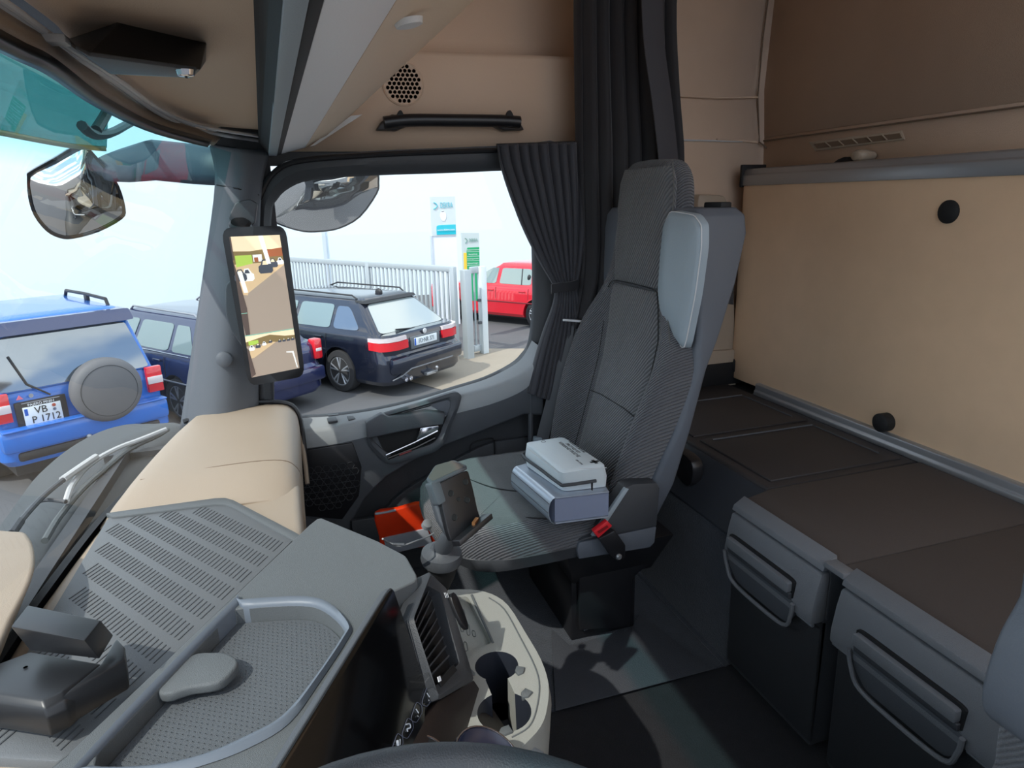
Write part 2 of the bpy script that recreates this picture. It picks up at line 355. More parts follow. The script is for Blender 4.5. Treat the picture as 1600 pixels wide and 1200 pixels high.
# armrest
an=thing('armrest',V((0,0,0)))
an.parent=dr
outer=[(573,658),(601,646),(650,632),(712,611),(722,618),(716,640),(706,662),(695,692),(682,706),(610,727),(596,718),(574,694)]
inner=[(580,664),(604,651),(652,638),(700,624),(705,629),(702,642),(694,660),(686,682),(676,694),(614,713),(603,707),(581,688)]
O=rnd(PS(outer,X=1.884),.3,3);I=rnd(PS(inner,X=1.884),.3,3)
build(MB().loft([[p+V((.014,0,0)) for p in O],O,[o.lerp(i,.5)+V((-.006,0,0)) for o,i in zip(O,I)],I,[p+V((.012,0,0)) for p in I]],caps=False),'surround',dark2,an,smooth=50)
build(MB().prism(PS([(581,664),(604,652),(704,625),(694,664),(676,694),(614,713),(600,706)],X=1.891),(.003,0,0)),'recess',soft,an)
build(MB().prism(cr(PS([(672,632),(688,622),(704,625),(703,648),(695,648),(680,638)],X=1.887),3),(.003,0,0)),'recess_end',seats2,an,bevel=.001)
build(MB().prism(PS([(572,661),(597,647),(607,652),(640,648),(667,643),(697,646),(693,664),(664,668),(640,672),(574,686)],X=1.862),(.03,0,0)),'grip',dark2,an,bevel=.005,segs=3)
ch=build(MB().prism(PS([(657,669),(686,665),(685,672),(668,681),(650,687),(654,679)],X=1.872),(.012,0,0)),'door_handle',chrome,an,bevel=.002)
edge(PS([(603,711),(648,691),(684,673)],X=1.874),.003,chrome,'handle_strip',an)
edge(PS([(606,716),(650,699),(680,684)],X=1.878),.005,gloss,'lower_strip',an)
edge(PS([(624,711),(643,704)],X=1.872),.0028,mat('red_reflector',lin((120,22,24)),.3),'reflector',an)
# window switches on the ledge
sw=build(MB().prism(PS([(470,661),(550,651),(558,658),(473,669)],Z=.522),(0,0,.006)),'switch_panel',grey,dr,bevel=.002)
build(MB().prism(PS([(511,656),(525,654),(528,660),(513,662)],Z=.532),(0,0,.006)),'switch',dark,sw,bevel=.001)
build(MB().prism(PS([(541,652),(551,651),(556,657),(545,659)],Z=.53),(0,0,.006)),'switch',dark,sw,bevel=.001)
for a in ((521,650),): build(MB().box(P(*a,Z=.535),(.012,.03,.008)),'switch_catch',black,sw,bevel=.001)
# B pillar and black post behind the door
build(MB().box((1.975,-.79,.75),(.05,.12,1.1)),'trim_4',dark,kind='structure',bevel=.01,label='dark pillar behind the passenger door window')
edge([P(829,600,X=1.9),P(829,720,X=1.9)],.008,dark2,'guide_tube',dr)
# ============================================================ walls
wl=MB()
def wallstrip(y0,y1,pr): # profile (x,z) between y0,y1
    wl.loft([[V((x,y0,z)) for x,z in pr],[V((x,y1,z)) for x,z in pr]],closed=False,caps=False)
wallstrip(.0,-1.0,[(2.0,1.285),(2.0,1.535),(2.004,1.545),(2.09,1.55),(2.11,1.6),(2.11,2.1)])
build(wl,'wall_right',bfab if False else bdim,smooth=30,solid=.01,kind='structure',label='beige side wall panel above the passenger door')
wl=MB(); wallstrip(-.98,-1.7,[(2.12,.42),(2.13,.9),(2.14,1.34),(2.17,1.5),(2.17,2.2)])
wl.add([V((2.0,-.99,1.2)),V((2.17,-.99,1.2)),V((2.17,-.99,2.2)),V((2.0,-.99,2.2))],[[0,1,2,3]])
wr=build(wl,'trim_5',bfab,smooth=30,solid=.01,kind='structure',label='beige padded side panel beside the bunk, behind the seat')
wl=MB().loft([[V((-.6,y,z)) for y,z in ((-1.66,.3),(-1.66,1.2),(-1.655,1.335),(-1.662,1.338),(-1.655,1.342),(-1.68,1.8),(-1.7,2.3))],[V((2.2,y,z)) for y,z in ((-1.66,.3),(-1.66,1.2),(-1.655,1.335),(-1.662,1.338),(-1.655,1.342),(-1.68,1.8),(-1.7,2.3))]],closed=False,caps=False)
rw=build(wl,'wall_rear',bfab,smooth=30,solid=.01,kind='structure',label='beige fabric rear wall above the folded bunk')
build(MB().box((1.4,-.8,2.25),(2.4,2.2,.04)),'trim_14',bfab,kind='structure',label='beige high roof lining')
edge([P(1186,221,Y=-1.648),P(1600,166,Y=-1.648),P(1900,126,Y=-1.648)],.0022,mat('seam_shadow_brown',lin((112,94,78)),.9),'seam',rw)
edge([P(1186,221,X=2.135),P(1184,150,X=2.15),P(1192,60,X=2.155),P(1200,0,X=2.155),P(1206,-60,X=2.155)],.0025,MC['seam_shadow_brown'],'seam',wr)
edge(cr([P(1063,150,X=2.148),P(1120,153,X=2.148),P(1184,152,X=2.148)],3,False),.003,bfab,'seam',wr)
edge(cr([P(1186,222,X=2.12),P(1200,235,X=2.12),P(1204,262,X=2.12)],4,False),.003,MC['seam_shadow_brown'],'seam',wr)
edge([P(1063,219,X=2.13),P(1160,221,X=2.13)],.003,greyl,'wall_rail',wr)
edge(cr([P(1120,218,X=2.13),P(1160,220,X=2.13),P(1186,223,X=2.13)],3,False),.004,bfab,'wall_rail_end',wr)
for (x,y,r,k) in ((1333,115,.012,'Y'),(1530,125,.015,'Y'),(1087,198,.014,'X')):
    c=P(x,y,Y=-1.663) if k=='Y' else P(x,y,X=2.148)
    build(MB().lathe([(0,.003),(r*.9,.003),(r,.001),(r,-.003)],c,(0,1,0) if k=='Y' else (-1,0,0)),'button',mat('button_brown',lin((178,150,128)),.8),rw if k=='Y' else wr)
# speaker and grab handle on the wall above the door
c=P(630,131,X=1.992); sp=thing('roof_speaker',c,'round beige speaker grille with honeycomb pattern on the wall above the door','speaker')
build(MB().lathe([(0,.002),(.05,.002),(.054,.005),(.058,.002),(.058,-.008)],c,(-1,0,0),32),'grille',bdim,sp)
mb=MB()
for i in range(-4,5):
    for j in range(-4,5):
        q=c+V((-.003,(i+(j%2)*.5)*.0125,j*.011))
        if math.hypot(q.y-c.y,q.z-c.z)<.046: mb.lathe([(0,.0006),(.0052,.0006)],q,(-1,0,0),6)
build(mb,'honeycomb',mat('dark_brown',lin((112,94,80)),.8),sp)
gh=thing('grab_handle',P(705,192,X=1.98),'black plastic grab handle on the beige wall above the passenger door','handle')
pth=[P(x,y,X=1.955) for x,y in ((600,192),(640,188),(705,188),(780,189),(812,191))]
mb=MB().tube(cr(pth,4,False),.017,12); build(mb,'bar',black,gh)
for x0,x1,x2 in ((588,612,640),(820,796,772)):
    o=[(x0,203),(x0+(8 if x0<700 else -8),190),(x1,178),(x2,183),(x2,196),(x1+(8 if x0<700 else -8),204)]
    en=build(MB().prism(PS(o,X=1.962),(.035,0,0)),'end_mount',black,gh,bevel=.005)
    xx=626 if x0<700 else 797
    build(MB().prism(cr(PS([(xx-7,196),(xx-5,178),(xx,172),(xx+5,180),(xx+7,196)],X=1.945),3),(.012,0,0)),'hook',soft,en)
# belt guide column
bc=build(MB().prism(rnd(PS([(1090,303),(1132,306),(1143,330),(1150,560),(1146,605),(1050,605),(1090,540)],X=2.06),.12,3),(.06,0,0)),'belt_column_cover',beige,bevel=.006,label='beige belt column cover between the seat and the bunk end',cat='cover')
build(MB().prism(rnd(PS([(1100,326),(1122,328),(1126,345),(1100,343)],X=2.054),.2,3),(.01,0,0)),'belt_slot',soft,bc)
build(MB().prism(PS([(1132,395),(1146,392),(1146,476),(1132,474)],X=2.056),(.01,0,0)),'side_slot',dark,bc)
build(MB().prism(PS([(1040,555),(1150,546),(1150,606),(1040,609)],X=2.045),(.05,0,0)),'lower_panel',beige,bc,bevel=.004)
# ============================================================ bunk
bk=thing('folding_bunk',V((1.1,-1.56,.41)),'upright folded bunk panel in beige fabric with aluminium edge rails','bunk')
X0,X1=-.25,2.06
build(MB().box(((X0+X1)/2,-1.57,.83),(X1-X0,.1,.70)),'panel',bfab2,bk,bevel=.006)
def xprof(pr,m,name,par,x0=X0,x1=X1,bevel=.002,sm=38): return build(MB().loft([[V((x0,y,z)) for y,z in pr],[V((x1,y,z)) for y,z in pr]]),name,m,par,bevel=bevel,smooth=sm)
xprof([(-1.515,1.172),(-1.515,1.206),(-1.519,1.210),(-1.521,1.224),(-1.53,1.228),(-1.62,1.228),(-1.62,1.172)],alu,'top_rail',bk)
build(MB().box((X1+.004,-1.56,1.205),(.012,.1,.075)),'end_cap',soft,bk,bevel=.003)
x1=P(1182,600,Y=-1.51).x
xprof([(-1.512,.5),(-1.505,.496),(-1.505,.478),(-1.50,.472),(-1.50,.458),(-1.54,.458),(-1.54,.5)],alu,'bottom_rail',bk,x1=x1)
xprof([(-1.508,.457),(-1.502,.44),(-1.506,.415),(-1.52,.405),(-1.56,.405),(-1.56,.457)],carpet,'lower_edge',bk,x1=x1+.02)
for (x,y,r,d) in ((1482,331,.028,.006),(1386,659,.026,.03)):
    c=P(x,y,Y=-1.518)
    build(MB().lathe([(0,d),(r*.8,d),(r,d-.004),(r,-.002)],c,(0,1,0)),'knob',soft,bk)
for (x,y,r) in ((1158,364,.034),(1154,570,.04)):
    c=P(x,y,X=2.05); build(MB().lathe([(0,.012),(r*.7,.011),(r,.004),(r,-.004)],V((2.058,-1.545,c.z)),(1,.7,0),12),'hinge_knob',soft,bk)
# vent, lamp on the rear wall
vt=thing('wall_vent',P(1338,220,Y=-1.655),'slim beige air vent on the rear wall above the bunk','vent')
vo=PS([(1263,222),(1408,204),(1413,218),(1273,236)],Y=-1.648); build(MB().prism(vo,(0,-.012,0)),'frame',beige,vt,bevel=.002)
vi=PS([(1271,225),(1405,208),(1409,216),(1277,232)],Y=-1.646); build(MB().prism(vi,(0,-.003,0)),'opening',MC['seam_shadow_brown'],vt)
for k in range(1,6):
    t=k/6; a=vi[0].lerp(vi[1],t);b=vi[3].lerp(vi[2],t+.02); edge([a+V((0,.002,0)),b+V((0,.002,0))],.002,beige,'slat',vt)
rl=thing('reading_lamp',P(1330,250,Y=-1.63),'small reading lamp with beige head and black bracket, just above the bunk rail','lamp')
c=P(1349,243,Y=-1.61); build(MB().loft([[c+V((math.cos(a*PI/8)*.024*s+ox,oy,math.sin(a*PI/8)*.017*s)) for a in range(16)] for s,ox,oy in ((.7,0.0,.03),(1,0,.02),(1,.006,-.01),(.8,.01,-.04))]),'lamp_head',beige,rl,smooth=60)
build(MB().prism(PS([(1296,258),(1308,249),(1318,245),(1340,247),(1340,262),(1300,262)],Y=-1.60),(0,-.04,0)),'bracket',soft,rl,bevel=.004)
# ============================================================ storage deck, cabinets
dk=thing('storage_deck',V((1.6,-1.25,0)),'dark plastic storage deck behind the passenger seat','storage box')
xprof([(-1.03,.455),(-1.035,.46),(-1.498,.46),(-1.498,.40),(-1.03,.40)],deckm,'deck_top',dk,x0=1.225,x1=2.08,bevel=.003)
xprof([(-1.03,.452),(-.94,.345),(-.935,.33),(-.93,.0),(-1.2,.0),(-1.2,.452)],carpet,'carpet_front',dk,x0=1.2,x1=2.02,bevel=.006)
xprof([(-1.026,.453),(-.937,.348),(-.937,.342),(-1.1,.345),(-1.1,.453)],mat('navy_plastic',lin((40,43,49)),.55),'sloped_edge',dk,x0=1.19,x1=2.02,bevel=.004)
def lid(x0,x1,y0,y1):
    l=build(MB().box(((x0+x1)/2,(y0+y1)/2,.4625),(x1-x0,y1-y0,.007)),'lid',deckm,dk,bevel=.003)
    edge([V((x1-.02,y1-.03,.467)),V((x1-.02,y0+.03,.467))],.003,dark2,'groove',l); edge([V((x1-.03,y0+.03,.467)),V((x0+.04,y0+.03,.467))],.003,dark,'groove',l)
lid(1.25,1.56,-1.47,-1.06); lid(1.59,1.9,-1.47,-1.06)
build(MB().box((2.07,-1.3,.50),(.06,.60,.085)),'side_ledge',soft,dk,bevel=.004)
c=P(1078,725,Y=-.99); build(MB().prism(cr([c+V((x*1.1,0,z)) for x,z in ((-.05,.035),(.03,.04),(.05,.01),(.02,-.03),(-.04,-.045),(-.06,-.01))],3),(0,.035,0)),'grab_cup',black,dk,bevel=.006)
XG=P(1322,930,Y=-.905).x
def cabinet(x0,x1,label,hx):
    t=thing('drawer_cabinet',V(((x0+x1)/2,-1.15,0)),label,'cabinet',group=None)
    xprof([(-.918,.33),(-.926,.02),(-1.48,.02),(-1.48,.445),(-.93,.445),(-.93,.33)],black if False else dark,'body',t,x0=x0,x1=x1,bevel=.01)
    xprof([(-.905,.325),(-.918,.31),(-.924,.03),(-.935,.03),(-.935,.325)],mat('drawer_dark',lin((44,45,48)),.55,bump=(900,.5)),'lower_front',t,x0=x0,x1=x1,bevel=.004)
    xprof([(-.940,.470),(-.912,.452),(-.908,.440),(-.945,.440)],drawer,'top_rim',t,x0=x0,x1=x1,bevel=.002)
    d=xprof([(-.908,.434),(-.900,.40),(-.893,.35),(-.893,.322),(-.93,.322),(-.93,.434)],drawer,'drawer_front',t,x0=x0,x1=x1,bevel=.006)
    a,b=hx; yv=-.893
    def F(u,z,dy=0): return V((a+(b-a)*u,yv+dy,z))
    ln=b-a
    build(MB().prism(rnd([F(0,.392),F(1,.392),F(1,.348),F(0,.348)],[.12,.12,.1,.1],3),(0,-.02,0)),'handle_recess',soft,d)
    build(MB().prism(rnd([F(.03,.386,.012),F(.985,.386,.012),F(.985,.362,.012),F(.03,.362,.012)],[.08]*4,3),(0,-.02,0)),'handle',drawer,d,bevel=.003)
    build(MB().prism(rnd([F(.02,.362,.008),F(.985,.362,.008),F(.985,.347,.006),F(.02,.347,.006)],[.08]*4,3),(0,-.02,0)),'handle_underside',dark,d,bevel=.002)
    sc=[F(-.02,.35,.002),F(1.02,.35,.002),F(1.0,.31,-.004),F(.88,.275,-.01),F(.12,.275,-.01),F(.0,.31,-.004)]
    build(MB().prism(rnd(sc,.2,3),(0,-.01,0)),'scoop',dark2,d,bevel=.001)  # flat slab; its darker tone stands for shade inside the scoop
    edge(cr([F(-.03,.345,.006),F(0,.31,.002),F(.1,.276,-.002),F(.5,.270,-.002),F(.9,.276,-.002),F(1.0,.31,.002),F(1.03,.345,.006)],5,False),.0045,drawer,'scoop_rim',d)
    edge([V((x0+.004,-.903,.318)),F(-.03,.318,-.01)],.004,drawer,'trim_strip',t); edge([F(1.03,.318,-.01),V((x1-.004,-.903,.318))],.004,drawer,'trim_strip',t)
    return t
h1=(P(1239,935,Y=-.893).x,P(1138,862,Y=-.893).x)
cabinet(.905,1.192,'dark drawer cabinet nearer the passenger seat, under the brown cover',h1)
h2=(P(1508,1120,Y=-.893).x,P(1335,1010,Y=-.893).x)
cabinet(.30,.858,'larger dark drawer cabinet beside the driver seat, at the bottom right of the picture',h2)
tc_=thing('counter_cover',V((.7,-1.2,.447)),'dark brown fabric covered board on top of the two drawer cabinets','board')
build(MB().prism([V((1.215,-1.035,.448)),V((1.19,-.94,.448)),V((.885,-.94,.448)),V((.885,-1.498,.448)),V((1.215,-1.498,.448))],(0,0,.014)),'panel',topf,tc_,bevel=.002)
build(MB().prism([V((.882,-.94,.448)),V((.882,-1.498,.448)),V((-.1,-1.498,.448)),V((-.1,-.94,.448))],(0,0,.014)),'panel',topf,tc_,bevel=.002)
build(MB().box((.882,-.925,.456),(.05,.03,.012)),'corner_clip',drawer,tc_,bevel=.002)
# ============================================================ floor
build(MB().prism([V((1.205,.6,0)),V((2.1,.6,0)),V((2.1,-1.7,0)),V((1.205,-1.7,0))],(0,0,-.03)),'floor',carpet,kind='structure',label='dark blue grey carpet floor on the passenger side')
build(MB().prism([V((-.5,.6,-.006)),V((1.21,.6,-.006)),V((1.21,-1.7,-.006)),V((-.5,-1.7,-.006))],(0,0,-.03)),'trim_6',carpet2,kind='structure',label='black floor mat in the walkway')
tr=build(MB().prism(PS([(868,1112),(1112,1047),(1000,960),(985,985),(890,1010),(862,985)],Z=.004),(0,0,.004)),'floor_mat',mat('grey_floor_mat',lin((58,60,66)),.8,bump=(300,.8)),bevel=.002,label='dark grey rubber mat on the floor in front of the seat pedestal',cat='mat')
edge([V((1.95,-.93,.004)),V((1.2,-.93,.004))],.008,carpet,'baseboard_rear',None)
bpy.data.objects['baseboard_rear']['kind']='structure'
# front wall under the dash
build(MB().box((1.0,.5,.2),(2.1,.03,.62)),'wall_front',dark,kind='structure',label='dark footwell wall below the dashboard')
build(MB().box((1.97,.3,.25),(.03,.5,.5)),'trim_7',dark,kind='structure',label='dark side panel of the footwell')

build(MB().box((.75,.17,1.80),(2.7,.05,.93)),'trim_15',bdim,kind='structure',label='upper front lining above the windshield')
build(MB().box((.7,.10,1.345),(2.6,.30,.02)),'trim_16',dark,kind='structure',label='dark roof strip above the overhead channel')

build(MB().box((2.02,-.4,1.285),(.03,1.1,.07)),'trim_17',dark,kind='structure',label='dark strip above the door frame')
build(MB().box((2.03,.16,1.0),(.03,.20,1.1)),'trim_18',dark,kind='structure',label='outer skin of the windshield pillar') if False else None

build(MB().prism(PS([(322,214),(345,203),(412,208),(436,244),(400,262),(345,262),(334,236)],Z=1.318),(0,0,.02)),'trim_18',dark,kind='structure',label='dark corner trim where the windshield header meets the door')
build(MB().box((2.0,.10,1.18),(.03,.13,.36)),'trim_19',dark,kind='structure',label='dark upper corner panel behind the pillar')

build(MB().box((-.2,-.08,2.25),(.8,.8,.04)),'trim_20',bfab,kind='structure',label='roof lining above the windshield')  # unseen panel added to keep a sun patch off the counter cover

build(MB().box((1.9,-1.585,.38),(.5,.16,.145)),'trim_21',soft,kind='structure',label='black recess below the end of the bunk')  # solid black block added to close a see-through gap behind the deck
# ============================================================ dashboard
db=thing('dashboard',V((.9,.2,.3)),'beige and grey dashboard with ribbed rubber mat, oval tray and slatted air vent','dashboard')
ZD=.56
front=cr([V((x,y-.012,ZD-.005)) for x,y in ((-.4,.45),(.4,.455),(.985,.45),(1.137,.445),(1.389,.425),(1.63,.385),(1.8,.355),(1.93,.33))],4,False)
rear=[V((1.915,.12,ZD)),V((1.87,.05,ZD)),V((1.6,.042,ZD)),V((1.16,.035,ZD)),V((.8,.0,ZD)),V((-.4,.0,ZD))]
top=front+rear
dtop=build(MB().prism(top,(0,0,-.06)),'top_panel',beige,db,bevel=.018,segs=4,bang=50)
# rounded end block next to the door (rises a little, with seam)
e0=PS([(287,668),(340,661),(400,657),(436,657),(452,666)],Z=.565)
def blockrow(y0,xs):pass
prof=[(-.0,0),(.02,0)]
mb=MB(); rows=[]
def eprof(X,yf,z): return [V((X,yf-.008,.55)),V((X,yf-.04,z-.008)),V((X,.2,z)),V((X,.09,z-.003)),V((X,.05,z-.022)),V((X,.038,z-.07)),V((X,.045,.40))]
for X,yf,z in ((1.925,.333,.603),(1.8,.355,.606),(1.65,.38,.602),(1.5,.402,.594),(1.43,.414,.580),(1.385,.42,.566),(1.36,.42,.5585)):
    rows.append(cr(eprof(X,yf,z),4,False))
# mat
mo=PS([(170,806),(353,781),(464,838),(97,1190),(-60,1180),(60,990)],Z=.568)
mt=build(MB().prism(rnd(mo,.05,3),(0,0,-.02)),'rubber_mat',matg,db,bevel=.003)
ring=rnd([p+V((0,0,.001)) for p in PS([(164,802),(354,776),(470,836),(462,846),(352,786),(176,809)],Z=.571)],.1,2)
build(MB().prism(ring,(0,0,-.01)),'mat_lip',grey,db,bevel=.002)
# ribs: rows of short grooved slots
A=mo[0];Bp=mo[1];C=mo[2]
u=V((-.68,.19,0)).normalized()     # row direction, from the passenger side towards the driver
u=(P(350,1050,Z=.568)-P(500,0+870,Z=.568)); 
rowdir=(P(285,1100,Z=.568)-P(205,900,Z=.568))
ribm=mat('groove_grey',lin((82,85,88)),.7)
mb=MB(); mb2=MB()
import itertools
def inside(p,poly):
    c=False
    for i in range(len(poly)):
        a=poly[i];b=poly[i-1]
        if (a.y>p.y)!=(b.y>p.y) and p.x<(b.x-a.x)*(p.y-a.y)/(b.y-a.y)+a.x:c=not c
    return c
inn=offset_in([mo[0],mo[1],mo[2],mo[3],mo[4],mo[5]],.012,V((0,0,1)))
pd=(P(120,1163,Z=.568)-P(462,837,Z=.568)).normalized()
r0=P(322,793,Z=.568);r1=P(447,850,Z=.568);rd=(r1-r0).normalized(); dk_=(r1-r0).length/25
sp_=(P(300,981,Z=.568)-P(437,849,Z=.568)).length/5
for r in range(-1,22):
    st=r0+pd*(sp_*r)
    for k in range(-90,70):
        a=st+rd*(k*dk_);b=a+pd*(sp_*.66)
        if inside(a,inn) and inside(b,inn):
            n=V((0,0,1)).cross((b-a).normalized())*.0009
            mb.loft([[a-n,a+n,a+n+V((0,0,.0010)),a-n+V((0,0,.0010))],[b-n,b+n,b+n+V((0,0,.0010)),b-n+V((0,0,.0010))]])
tag(build(mb,'mat_ribs',ribm,mt),kind='stuff')
# raised cowl
def cw(x,y,z=.60): return P(x,y,Z=z)
cpo=[cw(497,807),cw(590,845),cw(634,868),cw(655,905,.6),cw(612,925),cw(540,1030),cw(440,1200),cw(300,1420),cw(-200,1420),cw(100,1183)]
cpo=rnd(cpo,[.06,.05,.1,.2,.1,.05,.05,.05,.02,.02],2)
cwl=build(MB().prism(cpo,(0,0,-.07)),'cowl',grey,db)
ti=[(378,950),(470,945),(508,955),(536,982),(530,1000),(486,1065),(440,1118),(392,1146),(320,1178),(240,1195),(148,1196),(152,1178),(365,952)]
tic=cr(PS(ti[:11],Z=.6),4,False)+PS(ti[11:],Z=.6)
cb=[p+V((0,0,-.028)) for p in tic]
cut(cwl,MB().loft([[p+V((0,0,.02)) for p in tic],cb]))
bv=cwl.modifiers.new('b','BEVEL'); bv.width=.010; bv.segments=3; bv.limit_method='ANGLE'; bv.angle_limit=math.radians(50)
tf=build(MB().prism(offset_in(cb,.001,V((0,0,1))),(0,0,.004)),'tray_floor',mat('tray_rubber',lin((88,92,96)),.6,bump=(1000,.4)),db)
# rim around tray and dotted floor
to=cr([p+V((0,0,.0)) for p in PS([(374,938),(478,932),(520,945),(549,978),(543,1000),(497,1070),(452,1130),(390,1168),(320,1195),(236,1215),(128,1212),(136,1178),(358,945)],Z=.601)],4)
tin=cr(PS([(380,949),(470,944),(508,954),(537,982),(531,1001),(487,1066),(441,1119),(392,1147),(320,1179),(240,1196),(147,1198),(151,1177),(364,953)],Z=.601),4)
build(MB().loft([to,[a.lerp(b,.4)+V((0,0,.006)) for a,b in zip(to,tin)],[a.lerp(b,.8)+V((0,0,.004)) for a,b in zip(to,tin)],tin,[p+V((0,0,-.026)) for p in tin]],caps=False),'tray_rim',greyl if False else mat('tray_rim_grey',lin((104,112,122)),.45),db,smooth=70)
mb=MB()
dmat=mat('tray_dots',lin((66,70,74)),.6); base=P(400,1050,Z=.577)
for i in range(-34,34):
    for j in range(-34,34):
        p=base+V((i*.0075+(j%2)*.0037,j*.0062,0))
        if inside(p,offset_in(cb,.006,V((0,0,1)))): mb.lathe([(0,.0003),(.0007,.0003)],p,(0,0,1),5)
tag(build(mb,'dots',dmat,tf),kind='stuff')
tb=PS([(246,1070),(296,1024),(330,1018),(356,1020),(372,1032),(362,1050),(339,1066),(296,1073),(258,1084)],Z=.598)
build(MB().prism(cr(tb,3),(0,0,-.014)),'pull_tab',grey,db,bevel=.004,segs=3)
# end block
rowsm=[cr(list(c),3,False) for c in zip(*rows)]
build(MB().loft([list(c) for c in zip(*rowsm)],closed=False,caps=False),'end_block',beige,db,smooth=60,solid=.006)
sm=[p+V((0,-.0006,.0012)) for p in cr(eprof(1.5,.402,.594)[1:],5,False)]

edge(sm,.0026,MC['seam_shadow_brown'],'seam',db)
build(MB().loft([[p+V((0,-.004,.006)) for p in front],[p+V((0,.012,.004)) for p in front],[p+V((0,.016,-.05)) for p in front]],closed=False,caps=False),'windshield_seal',soft,db,smooth=60)
edge(cr([V((1.93,.335,.58)),V((1.93,.2,.612)),V((1.93,.08,.606)),V((1.92,.035,.57)),V((1.86,.028,.47)),V((1.84,.028,.40))],4,False),.007,black,'end_seal',db)
edge([V((1.9,.034,.53)),V((1.83,.030,.44)),V((1.80,.030,.40))],.006,beige,'end_edge',db)
# body below
bl=[V((1.9,.05,.51)),V((1.15,.04,.51)),V((1.02,-.06,.53)),V((.95,-.11,.53)),V((.84,-.07,.53)),V((.55,.08,.53)),V((.2,.12,.53)),V((-.4,.12,.53)),V((-.4,.4,.53)),V((1.9,.3,.53))]
for p in bl:p.z=.535
bot=[V((1.9,.16,.3)),V((1.15,.14,.3)),V((1.0,.02,.3)),V((.86,-.10,.3)),V((.72,-.06,.3)),V((.45,.08,.3)),V((.2,.14,.3)),V((-.4,.14,.3)),V((-.4,.4,.3)),V((1.9,.3,.3))]
build(MB().loft([bl,bot]),'lower_body',dark,db,bevel=.006)
# air vent
TR=P(672,895,Z=.590);TL=P(641,966,Z=.585);BR=P(737,1060,Z=.455)
VP=plane3(TR,TL,BR); vn=VP[1]; 
if vn.dot(CP-TR)<0: vn=-vn
VP=(TR,vn)
def Vp(pts,d=0): return [P(x,y,pl=(TR+vn*d,vn)) for x,y in pts]
av=thing('air_vent',V((0,0,0))); av.parent=db
fo=rnd(Vp([(641,968),(670,893),(698,920),(741,1062),(684,1095)]),[.06]*5,2); fi=rnd(Vp([(646,968),(668,915),(688,926),(719,1036),(676,1076)]),[.06]*5,2)
build(MB().loft([[p-vn*.03 for p in fo],fo,[a.lerp(b,.3)+vn*.004 for a,b in zip(fo,fi)],fi,[p-vn*.018 for p in fi]],caps=False),'frame',dark,av,smooth=40)
build(MB().prism([p-vn*.018 for p in fi],-vn*.01),'duct',soft,av)
for k in range(8):
    t=(k+.5)/8
    a=Vp([(646,968)])[0].lerp(Vp([(672,1062)])[0],t);b=Vp([(668,915)])[0].lerp(Vp([(704,1030)])[0],t)
    dwn=(Vp([(672,1062)])[0]-Vp([(646,968)])[0]).normalized()
    build(MB().prism([a,b,b-vn*.016+dwn*.008,a-vn*.016+dwn*.008],dwn*.0025),'slat',dark,av)
wh=P(714,950,pl=(TR+vn*.0,vn)); c=P(718,952,pl=VP)
build(MB().prism(cr(Vp([(700,935),(708,930),(724,968),(727,985),(716,975)],.004),3),vn*.006),'thumb_wheel',black,av,bevel=.001)
build(MB().prism(Vp([(683,1065),(706,1040),(712,1048),(688,1074)],.001),vn*.003),'wheel_housing',soft,av)
build(MB().prism(Vp([(683,1058),(687,1056),(689,1064),(685,1066)],.004),vn*.001),'mark',white,av)
mb=MB()
for q in (((692,1067),(698,1061)),((699,1060),(702,1057)),((704,1055),(709,1047))): mb.tube(Vp(q,.003),.0005,6)
build(mb,'position_marks',white,av)
mb=MB()
for i in range(3): mb.tube(Vp([(694+i*2.2,926),(697+i*2.2,934)],.006),.0004,6)
build(mb,'flow_marks',white,av)
# driver side trim below the vent with the screen
glsb=mat('brown_gloss_panel',lin((40,33,32)),.3,bump=(600,.1))
lp=[P(x,y,pl=(TR-vn*.012,vn)) for x,y in ((684,1095),(741,1062),(800,1150),(838,1200),(820,1330),(560,1330),(600,1200))]
build(MB().prism(lp,-vn*.03),'lower_trim',glsb,db,bevel=.003)
# screen
T1=P(612,912,Z=.632);T2=P(436,1195,Z=.632);BRs=P(665,1068,Z=.51)
scr=thing('touch_screen',T1.lerp(T2,.5)-V((0,0,.13)),'large black touch screen with a row of touch buttons, rising from the dashboard','screen')
sn=(T2-T1).cross(BRs-T1).normalized()
if sn.dot(CP-T1)<0: sn=-sn
lng=(T2-T1); T2=T1+lng*1.25; dn=(BRs-T1); 
sp_=[T1,T2,T2+dn*1.02,T1+dn]
sp_=[sp_[0]+(T2-T1).normalized()*0,sp_[1],sp_[2],sp_[3]]
oc_=rnd([T1,T2,T2+dn*1.28,T1+dn*1.28+lng*.17,T1+dn],[.06,.05,.05,.03,.05],4)
build(MB().prism([p-sn*.001 for p in oc_],-sn*.012),'housing',dark2,scr,bevel=.003,segs=3)
build(MB().prism([p+(sum(oc_,V())/len(oc_)-p)*.015 for p in oc_],sn*.0015),'glass',gloss,scr,bevel=.0006)
SPL=(T1+sn*.0022,sn)
ic=mat('button_outline',lin((92,98,116)),.5); icw=mat('button_icon',lin((190,196,206)),.5)
bts=[(669,1087),(652,1112),(638,1137),(622,1161),(606,1186),(590,1211)]
sx_=V((17,-9,0));
